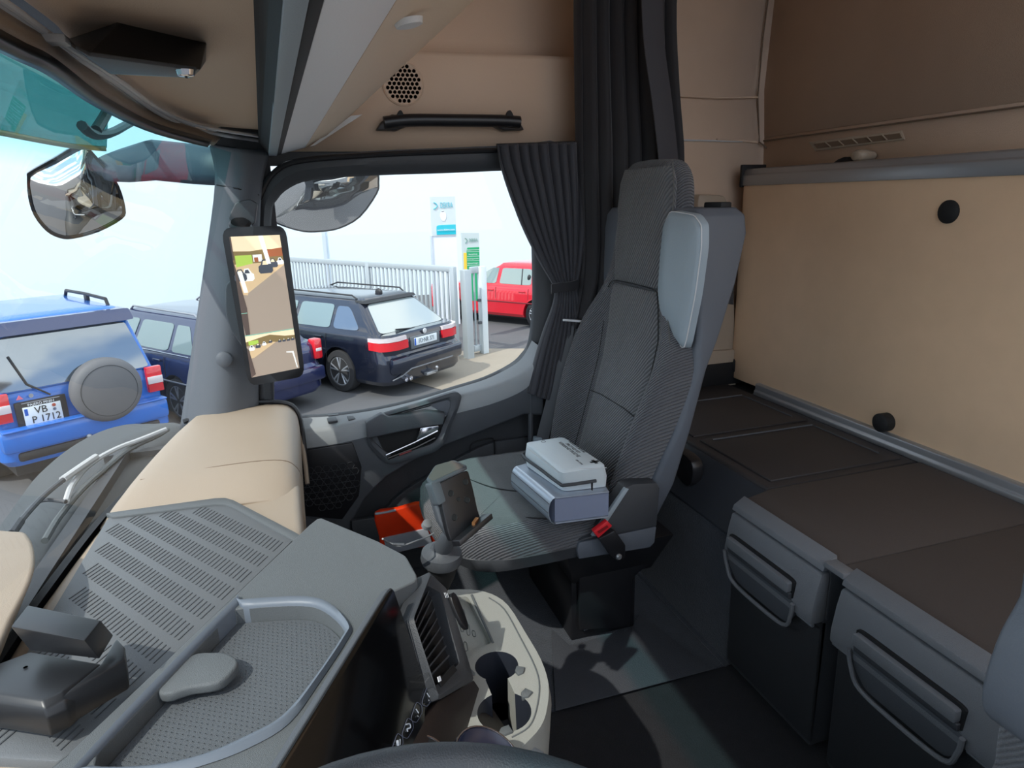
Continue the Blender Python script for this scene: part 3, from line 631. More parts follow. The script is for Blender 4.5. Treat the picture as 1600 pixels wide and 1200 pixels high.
for k,(x,y) in enumerate(bts):
    q=rnd(PS([(x-10,y+10),(x-1,y-16),(x+7,y-10),(x+8,y+1),(x-1,y+17),(x-8,y+15)],pl=SPL),.25,3)
    bt_=build(MB().tube(q,.0004,5,True),'touch_button',ic,scr)
    if k<2: mb=MB().tube(PS([(x-2,y-4),(x+2,y+2)],pl=SPL),.0008,5); mb.box(P(x+1,y+7,pl=SPL),(.002,.0008,.0008))
    elif k==2: mb=MB().tube(cr(PS([(x-4,y-5),(x+2,y-6),(x+3,y),(x-2,y+2),(x-1,y+6)],pl=SPL),3,False),.0009,5)
    else: mb=MB().box(P(x-1,y,pl=SPL),(.004,.003,.005)); mb.tube(PS([(x+3,y-6),(x+3,y+3)],pl=SPL),.0008,5)
    build(mb,'symbol',icw,bt_)
# chrome rimmed pod and key behind the wheel
pc=P(762,1196,Z=.47); pd_=thing('control_knob',pc-V((0,0,.05)),'large round dark blue knob with a thin chrome rim, behind the steering wheel','knob')
axk=V((-.25,-.45,.85)).normalized()
build(MB().lathe([(0,.0),(.036,0.0),(.046,.006),(.05,.002),(.05,-.05)],pc,axk,40),'knob',mat('navy_gloss',lin((26,32,52)),.25),pd_)
uu=axk.orthogonal().normalized();ww=axk.cross(uu)
build(MB().tube([pc+axk*.005+(uu*math.cos(a*PI/20)+ww*math.sin(a*PI/20))*.049 for a in range(40)],.0016,6,True),'chrome_rim',chrome,pd_)
pc2=P(668,1185,Z=.47)
p2_=build(MB().lathe([(0,0),(.028,0),(.031,-.02)],pc2,axk,32),'start_button',soft,label='black round button with a chrome arc, left of the large knob behind the steering wheel',cat='button')
build(MB().tube([pc2+axk*.001+(uu*math.cos(a*PI/20)+ww*math.sin(a*PI/20))*.03 for a in range(40)],.0016,6,True),'chrome_rim',chrome,p2_)
ky=P(836,1182,Z=.46); kt=build(MB().box(ky,(.016,.02,.008),M.Rotation(.6,3,'Z')),'stalk_end',dark2,bevel=.002,label='small grey stalk end with a bright tip, right of the large knob',cat='stalk')
build(MB().box(ky+V((.004,.009,.003)),(.006,.006,.004)),'bright_tip',chrome,kt)
# steering wheel
sw_=thing('steering_wheel',V((.19,-.035,.55)),'black steering wheel, only the top of its rim in view','steering wheel')
def wheelpt(a,r,z=0):
    p=V((math.cos(a)*r,math.sin(a)*r,z)); return M.Rotation(.18,3,'X')@p+V((.212,-.045,.742))
build(MB().tube([wheelpt(a*PI/32,.195) for a in range(64)],.0165,14,True),'rim',mat('wheel_leather',lin((48,52,58)),.45,bump=(700,.3)),sw_)
build(MB().lathe([(0,.01),(.05,.008),(.065,-.01),(.05,-.04)],V((.185,-.04,.70)),(0,-.18,1)),'hub',black,sw_)
for a in (0.0,PI,-PI/2): build(MB().tube([wheelpt(a,.05,-.03),wheelpt(a,.14,-.02),wheelpt(a,.19)],[.018,.014,.012],8),'spoke',black,sw_)
# ============================================================ toll device
mat('satin_black',lin((34,35,38)),.36)
td=thing('toll_device',P(100,1080,Z=.575),'black wedge shaped toll device with a hinged block, on the dashboard mat','device')
b0=PS([(-70,1062),(47,1018),(160,1036),(180,998),(197,1010),(196,1024),(97,1090),(72,1104),(-70,1075)],Z=.622)
b1=PS([(-60,1140),(20,1090),(160,1090),(180,1050),(199,1052),(199,1060),(110,1130),(76,1142),(-60,1150)],Z=.585)
h=.622
a_=PS([(-70,1062),(47,1018),(158,1037),(97,1080),(66,1094),(-70,1074)],Z=.63)
d_=(a_[4]-a_[1]); d_.z=0; d_.normalize()
build(MB().loft([a_,[p+V((0,0,-.006))+(d_*.009 if k>=3 else V()) for k,p in enumerate(a_)],[p+V((0,0,-.016))+(d_*.013 if k>=3 else V()) for k,p in enumerate(a_)],[p+V((0,0,-.042))+(d_*.010 if k>=3 else V()) for k,p in enumerate(a_)]]),'base',MC['satin_black'],td,bevel=.002,segs=2,smooth=60)
a_=PS([(157,1037),(182,996),(195,1010),(196,1030),(97,1086)],Z=.631)
build(MB().prism(a_,(0,.002,-.042)),'side_arm',MC['satin_black'],td,bevel=.003)
t0=PS([(43,945),(158,969),(132,1001),(16,979)],Z=.682); 
bb=PS([(70,975),(178,993),(156,1030),(47,1017)],Z=.645)
build(MB().loft([[t0[0],t0[1],t0[2],t0[3]],[bb[0],bb[1],bb[2],bb[3]]]),'hinged_block',MC['satin_black'],td,bevel=.002)
build(MB().lathe([(0,.0005),(.0025,.0005)],P(40,1043,Z=.6305),(0,0,1)),'button_hole',soft,td)
# beige pod at the far left
hd=build(MB().loft([cr(PS([(-120,836),(20,828),(46,836),(56,866),(50,905),(20,965),(-20,1035),(-140,1060)],Z=.64),3),cr(PS([(-120,900),(0,880),(30,880),(42,900),(38,930),(14,990),(-24,1060),(-140,1080)],Z=.565),3)]),'instrument_hood',beige,bevel=.008,segs=3,smooth=60,label='beige rounded instrument hood at the left edge, beside the windshield',cat='hood')
# ============================================================ cup holder console
cc=thing('centre_console',V((.9,-.22,0)),'sunlit grey console with a storage tray and two cup holders, beside the dashboard','console')
ct=PS([(690,922),(735,921),(768,928),(794,946),(822,990),(845,1030),(857,1068),(855,1105),(845,1135),(818,1165),(780,1200)],Z=.42)
ctp=cr(ct,3,False)+[V((.66,-.08,.42)),V((1.1,-.08,.42))]
bd=[V((p.x*.99+.005,p.y+.01,.0)) for p in ctp]
body=build(MB().loft([ctp,[V((p.x,p.y-.004,.395)) for p in ctp],[V((p.x,p.y+.002,.3)) for p in ctp],bd]),'body',tan,cc)
C1=P(776,1040,Z=.42);C2=P(788,1112,Z=.42)
for c,r in ((C1,.036),(C2,.041)): cut(body,MB().lathe([(r*.86,-.10),(r,.02)],c,(0,0,1),32))
cut(body,MB().box((C1.lerp(C2,.5)+V((0,0,-.03))),(.05,.034,.1)))
tr_=rnd(PS([(706,932),(731,932),(768,1004),(752,1012),(722,1036),(700,990)],Z=.42),.12,2)
cut(body,MB().loft([[p+V((0,0,.02)) for p in tr_],[p+V((0,0,-.012)) for p in tr_]]))
body.data.materials.append(mat('cup_shade',lin((40,44,54)),.5))  # navy painted inside the cups to stand for their shade
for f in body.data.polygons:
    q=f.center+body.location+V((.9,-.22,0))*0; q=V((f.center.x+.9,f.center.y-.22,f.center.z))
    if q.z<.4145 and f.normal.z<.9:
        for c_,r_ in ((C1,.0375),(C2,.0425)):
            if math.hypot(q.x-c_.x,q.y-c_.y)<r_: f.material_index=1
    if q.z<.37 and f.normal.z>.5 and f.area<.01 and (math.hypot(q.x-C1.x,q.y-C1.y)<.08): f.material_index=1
bv=body.modifiers.new('b','BEVEL'); bv.width=.006; bv.segments=3; bv.limit_method='ANGLE'; bv.angle_limit=math.radians(55)
for c,r in ((C1,.034),(C2,.039)):
    build(MB().lathe([(0,.002),(r*.84,.002)],c+V((0,0,-.099)),(0,0,1)),'cup_bottom',MC['tray_rubber'],cc)
for (x,y,a) in ((733,1050,.3),(812,1046,2.6),(822,1082,2.2),(790,1140,1.7)):
    c=P(x,y,Z=.424); R=M.Rotation(a,3,'Z')
    build(MB().prism([c+R@V(q) for q in ((-.008,-.007,0),(.004,-.007,0),(.011,0,0),(.004,.007,0),(-.008,.007,0))],(0,0,-.008)),'cup_clip',grey,cc,bevel=.001)
edge(PS([(737,930),(770,1004)],Z=.421),.0022,grey,'tray_edge',cc)
sl_=cr(PS([(764,934),(788,952),(815,1000),(836,1042),(843,1072),(838,1110),(826,1136),(800,1152)],Z=.4205),4,False)
edge(sl_,.0012,grey,'lid_seam',cc)
mb=MB()
for (x,y,h_) in ((714,950,14),(723,957,9),(721,978,18),(731,984,17),(740,990,9),(727,1010,14),(716,1000,10)):
    q=rnd(PS([(x-3,y-h_/2),(x+2,y-h_/2),(x+4,y+h_/2),(x-1,y+h_/2)],Z=.4085),.3,2); mb.tube(q,.0006,5,True)
build(mb,'raised_marks',grey,cc)
# ============================================================ phone holder
ph=thing('phone_holder',P(690,900,Z=.52),'black phone cradle on a ball mount at the end of the dashboard','phone holder')
TT=.00112
tl=P(683,757,T=TT*.99);trr=P(731,733,T=TT*1.03);brr=P(750,811,T=TT*1.03);bll=P(706,848,T=TT*.985)
pn=(trr-tl).cross(bll-tl).normalized()
if pn.dot(CP-tl)<0:pn=-pn
def pp(u,v,d=0): return tl.lerp(trr,u).lerp(bll.lerp(brr,u),v)+pn*d
pts=[pp(0,0),pp(1,0),pp(1.02,.4),pp(1.0,.8),pp(1.02,1),pp(0,1),pp(-.03,.8),pp(-.01,.4)]
pl_=build(MB().prism(rnd(pts,.15,2),-pn*.012),'back_plate',black,ph,bevel=.002)
for (u_,v_,r) in ((.32,.25,.0048),(.83,.2,.0048),(.5,.42,.0032),(.75,.52,.0048),(.25,.66,.0048)):
    build(MB().lathe([(0,.0006),(r,.0006),(r*1.15,.0012),(r*1.25,0)],pp(u_,v_),pn,16),'hole',soft,pl_)
build(MB().prism(rnd([pp(-.17,-.07,-.0),pp(.1,-.05,0),pp(.1,.32,.004),pp(-.1,.33,.0)],.15,3),-pn*.02),'side_clamp',dark2,ph,bevel=.002)
bkp=[[pp(u_,v_,-.012) for u_,v_ in ((-.12,-.05),(1,-.08),(1.02,.5),(.95,.9),(.05,1.02),(-.08,.6))],[pp(u_,v_,-.035) for u_,v_ in ((-.05,.02),(.8,-.02),(.85,.5),(.8,.8),(.15,.9),(.0,.6))]]
build(MB().loft(bkp),'rear_shell',dark2,ph,bevel=.006,segs=3)
cp_=[pp(-.15,-.07,.0),pp(-.1,-.14,-.02),pp(.45,-.28,-.042),pp(1.0,-.24,-.035),pp(1.0,-.06,.004)]
build(MB().prism(rnd(cp_,.15,2),(pp(0,1)-pp(0,0)).normalized()*.006),'top_cap',dark2,ph,bevel=.002)
cp2=[c.lerp(sum(cp_,V())/5,.13)-(pp(0,1)-pp(0,0)).normalized()*.0008 for c in cp_]
build(MB().prism(rnd(cp2,.15,2),(pp(0,1)-pp(0,0)).normalized()*.001),'cap_pad',mat('taupe_pad',lin((92,86,80)),.8),ph)
build(MB().prism([pp(.0,.97,0),pp(1.12,.95,0),pp(1.12,.95,.028),pp(.0,.97,.024)],(pp(0,1)-pp(0,0)).normalized()*.010),'bottom_tray',black,ph,bevel=.001)
build(MB().box(pp(.72,.93,.012),(.02,.006,.006),M.Rotation(-.6,3,'Z')),'contact_pad',mat('copper',lin((170,110,70)),.4,.5),ph)
mc=P(690,868,T=TT*1.06)
build(MB().lathe([(0,.018),(.02,.018),(.024,.012),(.037,.008),(.039,-.004),(.036,-.014),(.03,-.016)],mc,(-.1,-.05,1),32),'mount_ring',dark2,ph,smooth=50)
build(MB().lathe([(.029,-.012),(.028,-.03),(.022,-.05),(.012,-.075),(.004,-.09)],mc,(-.15,.02,1),24),'boot',soft,ph,smooth=60)
build(MB().tube([mc+V((0,0,.01)),pp(.3,.9,-.02)],[.018,.014],12),'neck',dark2,ph)
build(MB().lathe([(0,.003),(.005,.003),(.009,.001),(.010,-.008)],P(668,818,T=TT*1.06),(-.5,-.2,.8),16),'side_knob',cable,ph)
cbp=[P(678,833,T=TT*1.04),P(665,840,T=TT*1.03),P(648,846,T=TT*1.0),P(626,853,T=TT*.985),P(608,848,T=TT*.99),P(598,842,Z=.603)]
cbl=build(MB().tube(cr(cbp,5,False),.0016,8),'charging_cable',cable,label='short grey cable running from the phone cradle along the dashboard',cat='cable')
build(MB().tube([P(632,851,T=TT*.985),P(614,850,T=TT*.985)],[.003,.002],8),'plug',dark2,cbl)
# ============================================================ mirror display
md_=thing('mirror_display',P(410,480,X=1.76),'tall black rear view camera display on the windshield pillar, showing the parking lot','display')
q=[P(345,356,X=1.745),P(446,352,X=1.745),P(477,588,X=1.735),P(389,604,X=1.735)]
mn=(q[1]-q[0]).cross(q[3]-q[0]).normalized()
if mn.dot(CP-q[0])<0:mn=-mn
def mp(u_,v_,d=0): return q[0].lerp(q[1],u_).lerp(q[3].lerp(q[2],u_),v_)+mn*d
fr=rnd([mp(0,0),mp(1,0),mp(1,1),mp(0,1)],[.1]*4,5)
fr=rnd([mp(0,0),mp(.5,0),mp(1,0),mp(1,.25),mp(1,.75),mp(1,1),mp(.5,1),mp(0,1),mp(0,.75),mp(0,.25)],[.32,0,.32,0,0,.32,0,.32,0,0],4)
build(MB().prism(fr,-mn*.03),'housing',black,md_,bevel=.005,segs=3)
sc_=[P(358,370,pl=(mp(0,0,.001),mn)),P(437,367,pl=(mp(0,0,.001),mn)),P(468,575,pl=(mp(0,0,.001),mn)),P(393,590,pl=(mp(0,0,.001),mn))]
def sp2(u_,v_,d=0): return sc_[0].lerp(sc_[1],u_).lerp(sc_[3].lerp(sc_[2],u_),v_)+mn*(.0005+d)
def em(n,c,s=.78): return mat(n,lin(c),.4,emit=s)
cols=[em('screen_sky',(225,205,170)),em('screen_asphalt',(150,134,120)),em('screen_kerb',(196,168,130)),em('screen_trees',(120,100,62)),em('screen_green',(160,186,76)),em('screen_car',(62,66,76)),em('screen_white',(220,218,214)),em('screen_truck',(80,66,60)),em('screen_rust',(150,84,50)),em('screen_line',(120,170,150))]
mb=MB()
def sq(mi,pts,d): mb.cur=mi; mb.poly([sp2(u_,v_,d) for u_,v_ in pts])
def car(u_,v_,s,mi,d):
    s*=.72
    mb.cur=mi; mb.poly([sp2(u_+x*s,v_+y*s*.42,d) for x,y in ((-.5,.3),(-.48,.0),(-.3,-.1),(-.18,-.38),(.15,-.4),(.35,-.1),(.5,.0),(.5,.3),(.36,.42),(-.4,.42))])
    mb.cur=5 if mi!=5 else 0; mb.poly([sp2(u_+x*s,v_+y*s*.42,d+.0001) for x,y in ((-.2,-.08),(-.12,-.3),(.1,-.32),(.22,-.08))])
sq(1,[(0,0),(1,0),(1,1),(0,1)],0)
sq(0,[(0,0),(1,0),(1,.11),(0,.11)],.0002)
sq(3,[(0,.10),(.35,.105),(.65,.095),(1,.10),(1,.2),(0,.2)],.0004); sq(8,[(.7,.1),(1,.09),(1,.15),(.72,.15)],.0006)
sq(2,[(0,.19),(1,.19),(1,.22),(.25,.40),(.2,.41),(0,.40)],.0005)
sq(1,[(1,.215),(1,.3),(.15,.45),(.2,.395)],.0006)
sq(4,[(.05,.13),(.38,.13),(.38,.19),(.05,.21)],.0008); sq(6,[(.4,.13),(.58,.13),(.58,.18),(.4,.18)],.0008); sq(8,[(.42,.15),(.5,.15),(.5,.18),(.42,.18)],.0009)
car(.24,.265,.36,6,.0011);car(.1,.265,.34,5,.0013);car(.62,.215,.4,5,.0012);car(.78,.195,.26,5,.0010);car(.93,.185,.2,6,.0009)
sq(6,[(.57,0),(.66,0),(.74,.2),(.66,.2)],.0015)
sq(6,[(.05,.24),(.14,.24),(.2,.39),(.12,.39)],.0016); sq(7,[(0,.16),(.04,.24),(.13,.5),(.11,.69),(.02,.69),(0,.6)],.0014); sq(7,[(0,.0),(.03,.0),(.03,.16),(0,.16)],.0014)
sq(9,[(-.0,.53),(.12,.53),(.12,.535),(0,.535)],.0018)
sq(9,[(0,.69),(1,.69),(1,.697),(0,.697)],.0018)
sq(0,[(0,.697),(1,.697),(1,.74),(0,.74)],.0012); sq(3,[(0,.74),(.3,.72),(.5,.71),(.8,.735),(1,.74),(1,.77),(0,.77)],.0013)
sq(4,[(.05,.735),(.25,.735),(.25,.765),(.05,.765)],.0014)
sq(2,[(.05,.8),(.55,.765),(.6,.77),(.12,.86),(.05,.86)],.0014)
for k in range(4): car(.1+k*.13,.785-k*.009,.16-k*.02,5 if k%2 else 6,.0015+k*.0001)
for k in range(4): car(.68+k*.09,.765,.1,5,.0015+k*.0001)
sq(6,[(.78,.855),(.93,.86),(.97,.99),(.95,.99),(.9,.87),(.78,.862)],.0015)
sq(7,[(0,.78),(.04,.8),(.1,.98),(0,1)],.0016)
build(mb,'screen_image',cols,md_,smooth=1)
hs=build(MB().prism(rnd(PS([(368,316),(390,311),(402,318),(398,352),(372,352),(356,342)],X=1.80),.2,3),(.06,0,0)),'mount_arm',dark2,md_,bevel=.006,segs=3)
build(MB().lathe([(0,.012),(.02,.01),(.026,.004),(.028,-.02)],P(375,352,X=1.79),(-.5,0,.8),20),'pivot',black,md_)
build(MB().prism(rnd(PS([(352,440),(400,430),(420,560),(392,560),(362,520),(352,490)],X=1.80),.25,3),(.05,0,0)),'rear_bulge',dark2,md_,bevel=.01,segs=3)
# ============================================================ passenger seat
st=thing('passenger_seat',V((1.58,-.6,0)),'dark grey fabric passenger seat with high backrest and grey vinyl shoulders','seat')
XC=1.585
def yb(z): # backrest front centre line
    return -.735-(z-.38)*.30 if z<.75 else -.846-(z-.75)*.06
def ring_back(z,wn,wf,bol,dep,cen=.62):
    """closed section at height z: front face with side bolsters, then the back"""
    y=yb(z);pts=[]
    for k in range(17):
        s=-1+k/8; X=XC+s*(wn if s<0 else wf); a=abs(s)
        b=max(0,(a-cen)/(1-cen)); f=bol*math.sin(min(b,1)*PI*.62)
        e=max(0,(a-.93)/.07)
        pts.append(V((X,y+f-e*.02,z)))
    pts.append(V((XC+wf+.004,y-.03,z)));pts.append(V((XC+wf,y-dep*.7,z)))
    pts.append(V((XC+wf*.8,y-dep,z)));pts.append(V((XC-wn*.8,y-dep,z)));pts.append(V((XC-wn,y-dep*.7,z)));pts.append(V((XC-wn-.004,y-.03,z)))
    return pts
secs=[(.36,.215,.22,.07,.08),(.43,.225,.235,.075,.09),(.52,.24,.25,.08,.09),(.62,.26,.265,.085,.09),(.72,.272,.272,.075,.085),(.80,.262,.262,.055,.08),(.86,.225,.225,.03,.075),(.92,.185,.185,.012,.075),(.98,.165,.165,.006,.078),(1.06,.157,.157,.002,.08),(1.14,.152,.152,0,.08),(1.19,.146,.146,0,.076),(1.222,.128,.128,-.005,.062),(1.236,.095,.095,-.015,.045)]
bkr=build(MB().loft([ring_back(z,a,b,c,d) for z,a,b,c,d in secs]),'backrest',seatr,st,smooth=180,sub=1)
# smoother centre panel and headrest facing
def cen_row(z,w,off): return cr([V((XC+s*w,yb(z)+off-(abs(s)**6)*.012,z)) for s in (-1,-.8,-.4,0,.4,.8,1)],2,False)
R=[cen_row(z,w,.007) for z,w in ((.4,.135),(.5,.137),(.6,.14),(.7,.146),(.8,.152),(.88,.15),(.915,.13))]
build(MB().loft(R,closed=False,caps=False),'centre_panel',seatf,bkr,smooth=180,solid=.008)
def rowpt(s,z,off=.012): 
    w=dict(secs and {q[0]:q[1] for q in secs}); return V((XC+s,yb(z)+off,z))
R=[cen_row(z,w,.005) for z,w in ((.925,.14),(1.0,.15),(1.1,.147),(1.18,.14),(1.215,.12))]
build(MB().loft(R,closed=False,caps=False),'headrest_panel',seatf,bkr,smooth=180,solid=.008)
seamm=mat('seam_thread',lin((92,92,90)),.9)
edge([rowpt(-.14,.60),rowpt(-.07,.606),rowpt(.07,.606),rowpt(.14,.60)],.0014,soft,'seam',bkr)
edge(cr([rowpt(-.155,.80),rowpt(-.135,.90),rowpt(-.10,.922),rowpt(.10,.922),rowpt(.14,.90)],4,False),.0014,soft,'seam',bkr)
for s in (-1,1): edge(cr([rowpt(s*.137,.40),rowpt(s*.139,.5),rowpt(s*.143,.6),rowpt(s*.149,.7),rowpt(s*.155,.8)],4,False),.0012,soft,'seam',bkr)
edge(cr([V((XC-.262,yb(.72)+.02,.72)),V((XC-.235,yb(.8)+.028,.82)),V((XC-.165,yb(.93)+.008,.93)),V((XC-.158,yb(1.05)+.004,1.05)),V((XC-.15,yb(1.15)+.003,1.16)),V((XC-.13,yb(1.2),1.225))],4,False),.0016,seamm,'stitching',bkr)
# grey shell with shoulders
def shell(z,w,f,b): 
    u=w if z<.8 else w-.05
    return [V((XC-w,f-.01,z)),V((XC-w*.97,f,z)),V((XC-w*.6,f+.004,z)),V((XC+u*.6,f+.004,z)),V((XC+u*.97,f,z)),V((XC+u,f-.01,z)),V((XC+u,b+.02,z)),V((XC+u*.9,b,z)),V((XC-w*.9,b,z)),V((XC-w,b+.02,z))]
sh=[shell(z,w,f,b) for z,w,f,b in ((.36,.225,-.79,-.83),(.45,.245,-.78,-.86),(.6,.27,-.83,-.885),(.75,.278,-.868,-.915),(.82,.28,-.868,-.94),(.95,.278,-.866,-.98),(1.06,.272,-.866,-1.005),(1.10,.262,-.868,-1.005),(1.118,.245,-.875,-.99))]
she=build(MB().loft(sh),'shell',seats2,st,bevel=.004,smooth=50,sub=0)
# vinyl shoulder pads facing forward
for s in (-1,):
    pad=rnd([P(x,y,Y=-.858) for x,y in ((1058,328),(1096,334),(1108,350),(1108,385),(1098,460),(1080,548),(1062,528),(1044,490),(1040,455),(1044,400),(1050,345))],.2,2)
    pc0=sum(pad,V())/len(pad)
    r2=[pc0+(p-pc0)*.985+V((0,.018,0)) for p in pad]; r3=[pc0+(p-pc0)*.90+V((0,.027,0)) for p in pad]; r4=[pc0+(p-pc0)*.5+V((0,.031,0)) for p in pad]
    build(MB().loft([pad,r2,r3,r4]),'shoulder_pad',seats,st,smooth=60)
    build(MB().tube(r2,.0014,6,True),'piping',greyl,st)
build(MB().box((XC-.2,-.955,1.12),(.07,.03,.02)),'belt_slot_cover',soft,st,bevel=.004)
# cushion
def cush(z,g,fr_=0): # plan outline
    xn,xf=XC-.255-g*.0,XC+.25; yf=-.27-fr_;
    o=[V((XC-.25+g,-.74,z)),V((XC-.258+g,-.6,z)),V((XC-.262+g,-.45,z)),V((XC-.25+g,-.36+g,z)),V((XC-.2+g,-.295+g*-1-fr_,z)),V((XC-.1,-.262-g-fr_,z)),V((XC+.1,-.262-g-fr_,z)),V((XC+.2-g,-.30-g-fr_,z)),V((XC+.245-g,-.38-g,z)),V((XC+.252-g,-.5,z)),V((XC+.25-g,-.74,z))]
    return cr(o,3,False)
cz=[(.31,.03,.02),(.315,.008,.005),(.335,0,0),(.37,.0,0),(.393,.012,.01),(.408,.035,.03)]
cu=build(MB().loft([cush(*a) for a in cz]),'cushion',seatr,st,smooth=60)
build(MB().loft([cush(.302,.024,.018),cush(.306,.006,.003),cush(.338,-.002,-.002),cush(.343,.003,.003)]),'cushion_base',seats2 if False else dark,st,smooth=50)
tp_=[[p+V((0,0,0)) for p in cush(.404,.03,.025)],[V((XC+(p.x-XC)*.86,-.5+(p.y+.5)*.86,.416)) for p in cush(.41,.035,.03)],[V((XC+(p.x-XC)*.4,-.5+(p.y+.5)*.4,.412)) for p in cush(.41,.035,.03)]]
build(MB().loft(tp_),'cushion_top',mat('seat_top_fabric',lin((86,88,88)),.95,bump=(500,.8),var=.12,vscale=60,sheen=.3),cu,smooth=70)
edge(cr(PS([(722,745),(770,762),(812,768)],Z=.413),4,False),.002,soft,'seam',cu)
sm_=cr([p for p in PS([(740,800),(790,807),(844,810),(893,812)],Z=.410)],4,False); edge(sm_,.002,soft,'seam',cu)
# pedestal, side hinge cover, buckle
build(MB().prism([V((1.42,-.60,0)),V((1.76,-.60,0)),V((1.76,-.79,0)),V((1.42,-.79,0))],(0,0,.2)),'pedestal',black,st,bevel=.006)
build(MB().loft([[V((1.41,-.60,.18)),V((1.77,-.60,.18)),V((1.77,-.83,.18)),V((1.41,-.83,.18))],[V((1.35,-.56,.305)),V((1.83,-.56,.305)),V((1.83,-.86,.305)),V((1.35,-.86,.305))]]),'seat_frame',black,st,bevel=.004)
build(MB().box((1.417,-.71,.10),(.006,.11,.11)),'pedestal_panel',soft,st,bevel=.002)
edge(PS([(912,985),(960,968)],X=1.41),.002,dark2,'panel_line',st); edge(PS([(955,968),(964,966)],X=1.408),.004,white,'bright_tab',st)
hc=PS([(925,838),(977,763),(990,757),(1026,755),(1031,764),(1026,822),(905,846),(912,842)],X=1.315)
build(MB().prism(hc,(.04,0,0)),'hinge_cover',dark,st,bevel=.005,segs=3)
build(MB().prism(PS([(925,838),(977,763),(983,764),(945,822),(932,838)],X=1.312),(.01,0,0)),'cover_edge',seats,st,bevel=.001)
build(MB().prism(PS([(905,848),(1026,823),(1023,848),(1016,856),(905,874),(902,860)],X=1.318),(.04,0,0)),'lower_cover',seats2,st,bevel=.003)
build(MB().prism(PS([(905,876),(1020,850),(1014,880),(988,905),(984,980),(906,985)],X=1.40),(.02,0,0)),'skirt',black,st,bevel=.003)
bk_=thing('belt_buckle',P(950,850,X=1.30),'red seat belt buckle in a black housing, at the near side of the passenger seat','buckle')
build(MB().prism(PS([(930,836),(955,823),(972,846),(972,866),(962,872),(950,864)],X=1.305),(-.02,0,0)),'housing',black,bk_,bevel=.004)
build(MB().prism(PS([(927,831),(949,814),(957,822),(935,841)],X=1.29),(.014,0,0)),'release_button',red,bk_,bevel=.002)
build(MB().prism(PS([(934,831),(949,821),(951,824),(936,834)],X=1.288),(.01,0,0)),'button_slot',mat('dark_red',lin((130,20,26)),.5),bk_)
build(MB().lathe([(0,.008),(.005,.008),(.008,.004),(.008,-.004)],P(966,869,X=1.288),(-1,0,0),14),'bolt',alu,bk_)
# seat belt
sb=thing('seat_belt',P(950,410,X=1.86),'dark seat belt strap running down the door side of the passenger seat','seat belt')
bp=[P(950,408,X=1.86),P(930,455,X=1.865),P(905,505,X=1.87),P(880,570,X=1.87),P(862,630,X=1.87),P(846,690,X=1.87)]
bp=cr(bp,4,False); nb=V((.3,1,.3)).normalized()
mb=MB(); mb.loft([[p+V((0,.022,0)),p+V((-.02,-.012,0)),p+V((-.018,-.014,0)),p+V((.002,.02,0))] for p in bp]); build(mb,'strap',mat('belt_webbing',lin((74,76,80)),.6),sb,smooth=40)
build(MB().prism(rnd(PS([(944,340),(962,338),(958,400),(944,404)],X=1.85),.2,3),(.03,0,0)),'upper_guide',seats2,sb,bevel=.004)
build(MB().prism(PS([(944,388),(952,386),(952,412),(944,414)],X=1.845),(.02,0,0)),'guide_slot',black,sb,bevel=.002)
edge(PS([(880,500),(909,502)],X=1.84),.0035,white,'belt_stop_pin',sb)
build(MB().box(P(905,506,X=1.85),(.012,.03,.03)),'tongue',black,sb,bevel=.003)
build(MB().prism(PS([(836,684),(858,684),(856,700),(834,700)],X=1.86),(.02,0,0)),'lower_anchor',seats,sb,bevel=.003)
# ============================================================ things on the seat
bn=thing('ring_binder',P(880,760,Z=.42),'silver grey thick binder lying flat on the passenger seat, under the white pouch','binder')
Zt=.487;Zb=.42
tpn=PS([(807,728),(868,778),(952,768),(905,700)],Z=Zt); # top face corners: far spine end, near spine end, near inner, far inner
a,b,c,d=tpn
dn_=V((0,0,Zb-Zt))
sp_dir=(a-d).normalized()
for nm,off,th in (('cover',0,.003),('cover',Zb-Zt+.003,.003)):
    build(MB().prism([a+V((0,0,off)),b+V((0,0,off)),c+V((0,0,off)),d+V((0,0,off))],(0,0,-th)),nm,silver,bn,bevel=.001)
rings=[]
for e in (a,b):
    dd=(a-d).normalized() if e is a else (b-c).normalized()
    rings.append([e+dd*(math.sin(t*PI/8)*.018)+V((0,0,(Zb-Zt)*(1-math.cos(t*PI/8))/2)) for t in range(9)]+[e+dd*(math.sin(t*PI/8)*.016)+V((0,0,(Zb-Zt)*(1-math.cos(t*PI/8))/2)) for t in range(8,-1,-1)])
build(MB().loft(rings),'spine',mat('silver_spine',lin((178,188,200)),.3,.5),bn,smooth=60)
ins=.006
build(MB().prism([a.lerp(b,.02)+dn_*.93,b.lerp(a,.015)+dn_*.93,c.lerp(d,.015)+dn_*.93,d.lerp(c,.02)+dn_*.93],(0,0,.058)),'paper_block',mat('blue_grey_board',lin((128,136,158)),.5),bn)
for k in range(3):
    t=.3+k*.22; 
    e0=a.lerp(a,0)+sp_dir*.0185*math.sin(t*PI)+V((0,0,(Zb-Zt)*(1-math.cos(t*PI))/2)); e1=b+(b-c).normalized()*.0185*math.sin(t*PI)+V((0,0,(Zb-Zt)*(1-math.cos(t*PI))/2))
    edge([e0,e1],.0008,dark2,'spine_groove',bn)
kt_=thing('first_aid_pouch',P(885,720,Z=.489),'white zipped first aid pouch with black lettering and cross, on top of the silver binder','first aid kit')
Z1=.489;Z2=.548
bo=PS([(822,712),(880,766),(950,757),(946,735),(895,694)],Z=Z1+.001); 
bo=PS([(820,726),(880,768),(950,760),(900,700)],Z=Z1)
tpk=PS([(820,692),(877,740),(948,728),(880,683)],Z=Z2)
def inset(p,k): c=sum(p,V())/len(p); return [q.lerp(c,k) for q in p]
mids=[x.lerp(y,.5) for x,y in zip(bo,tpk)]
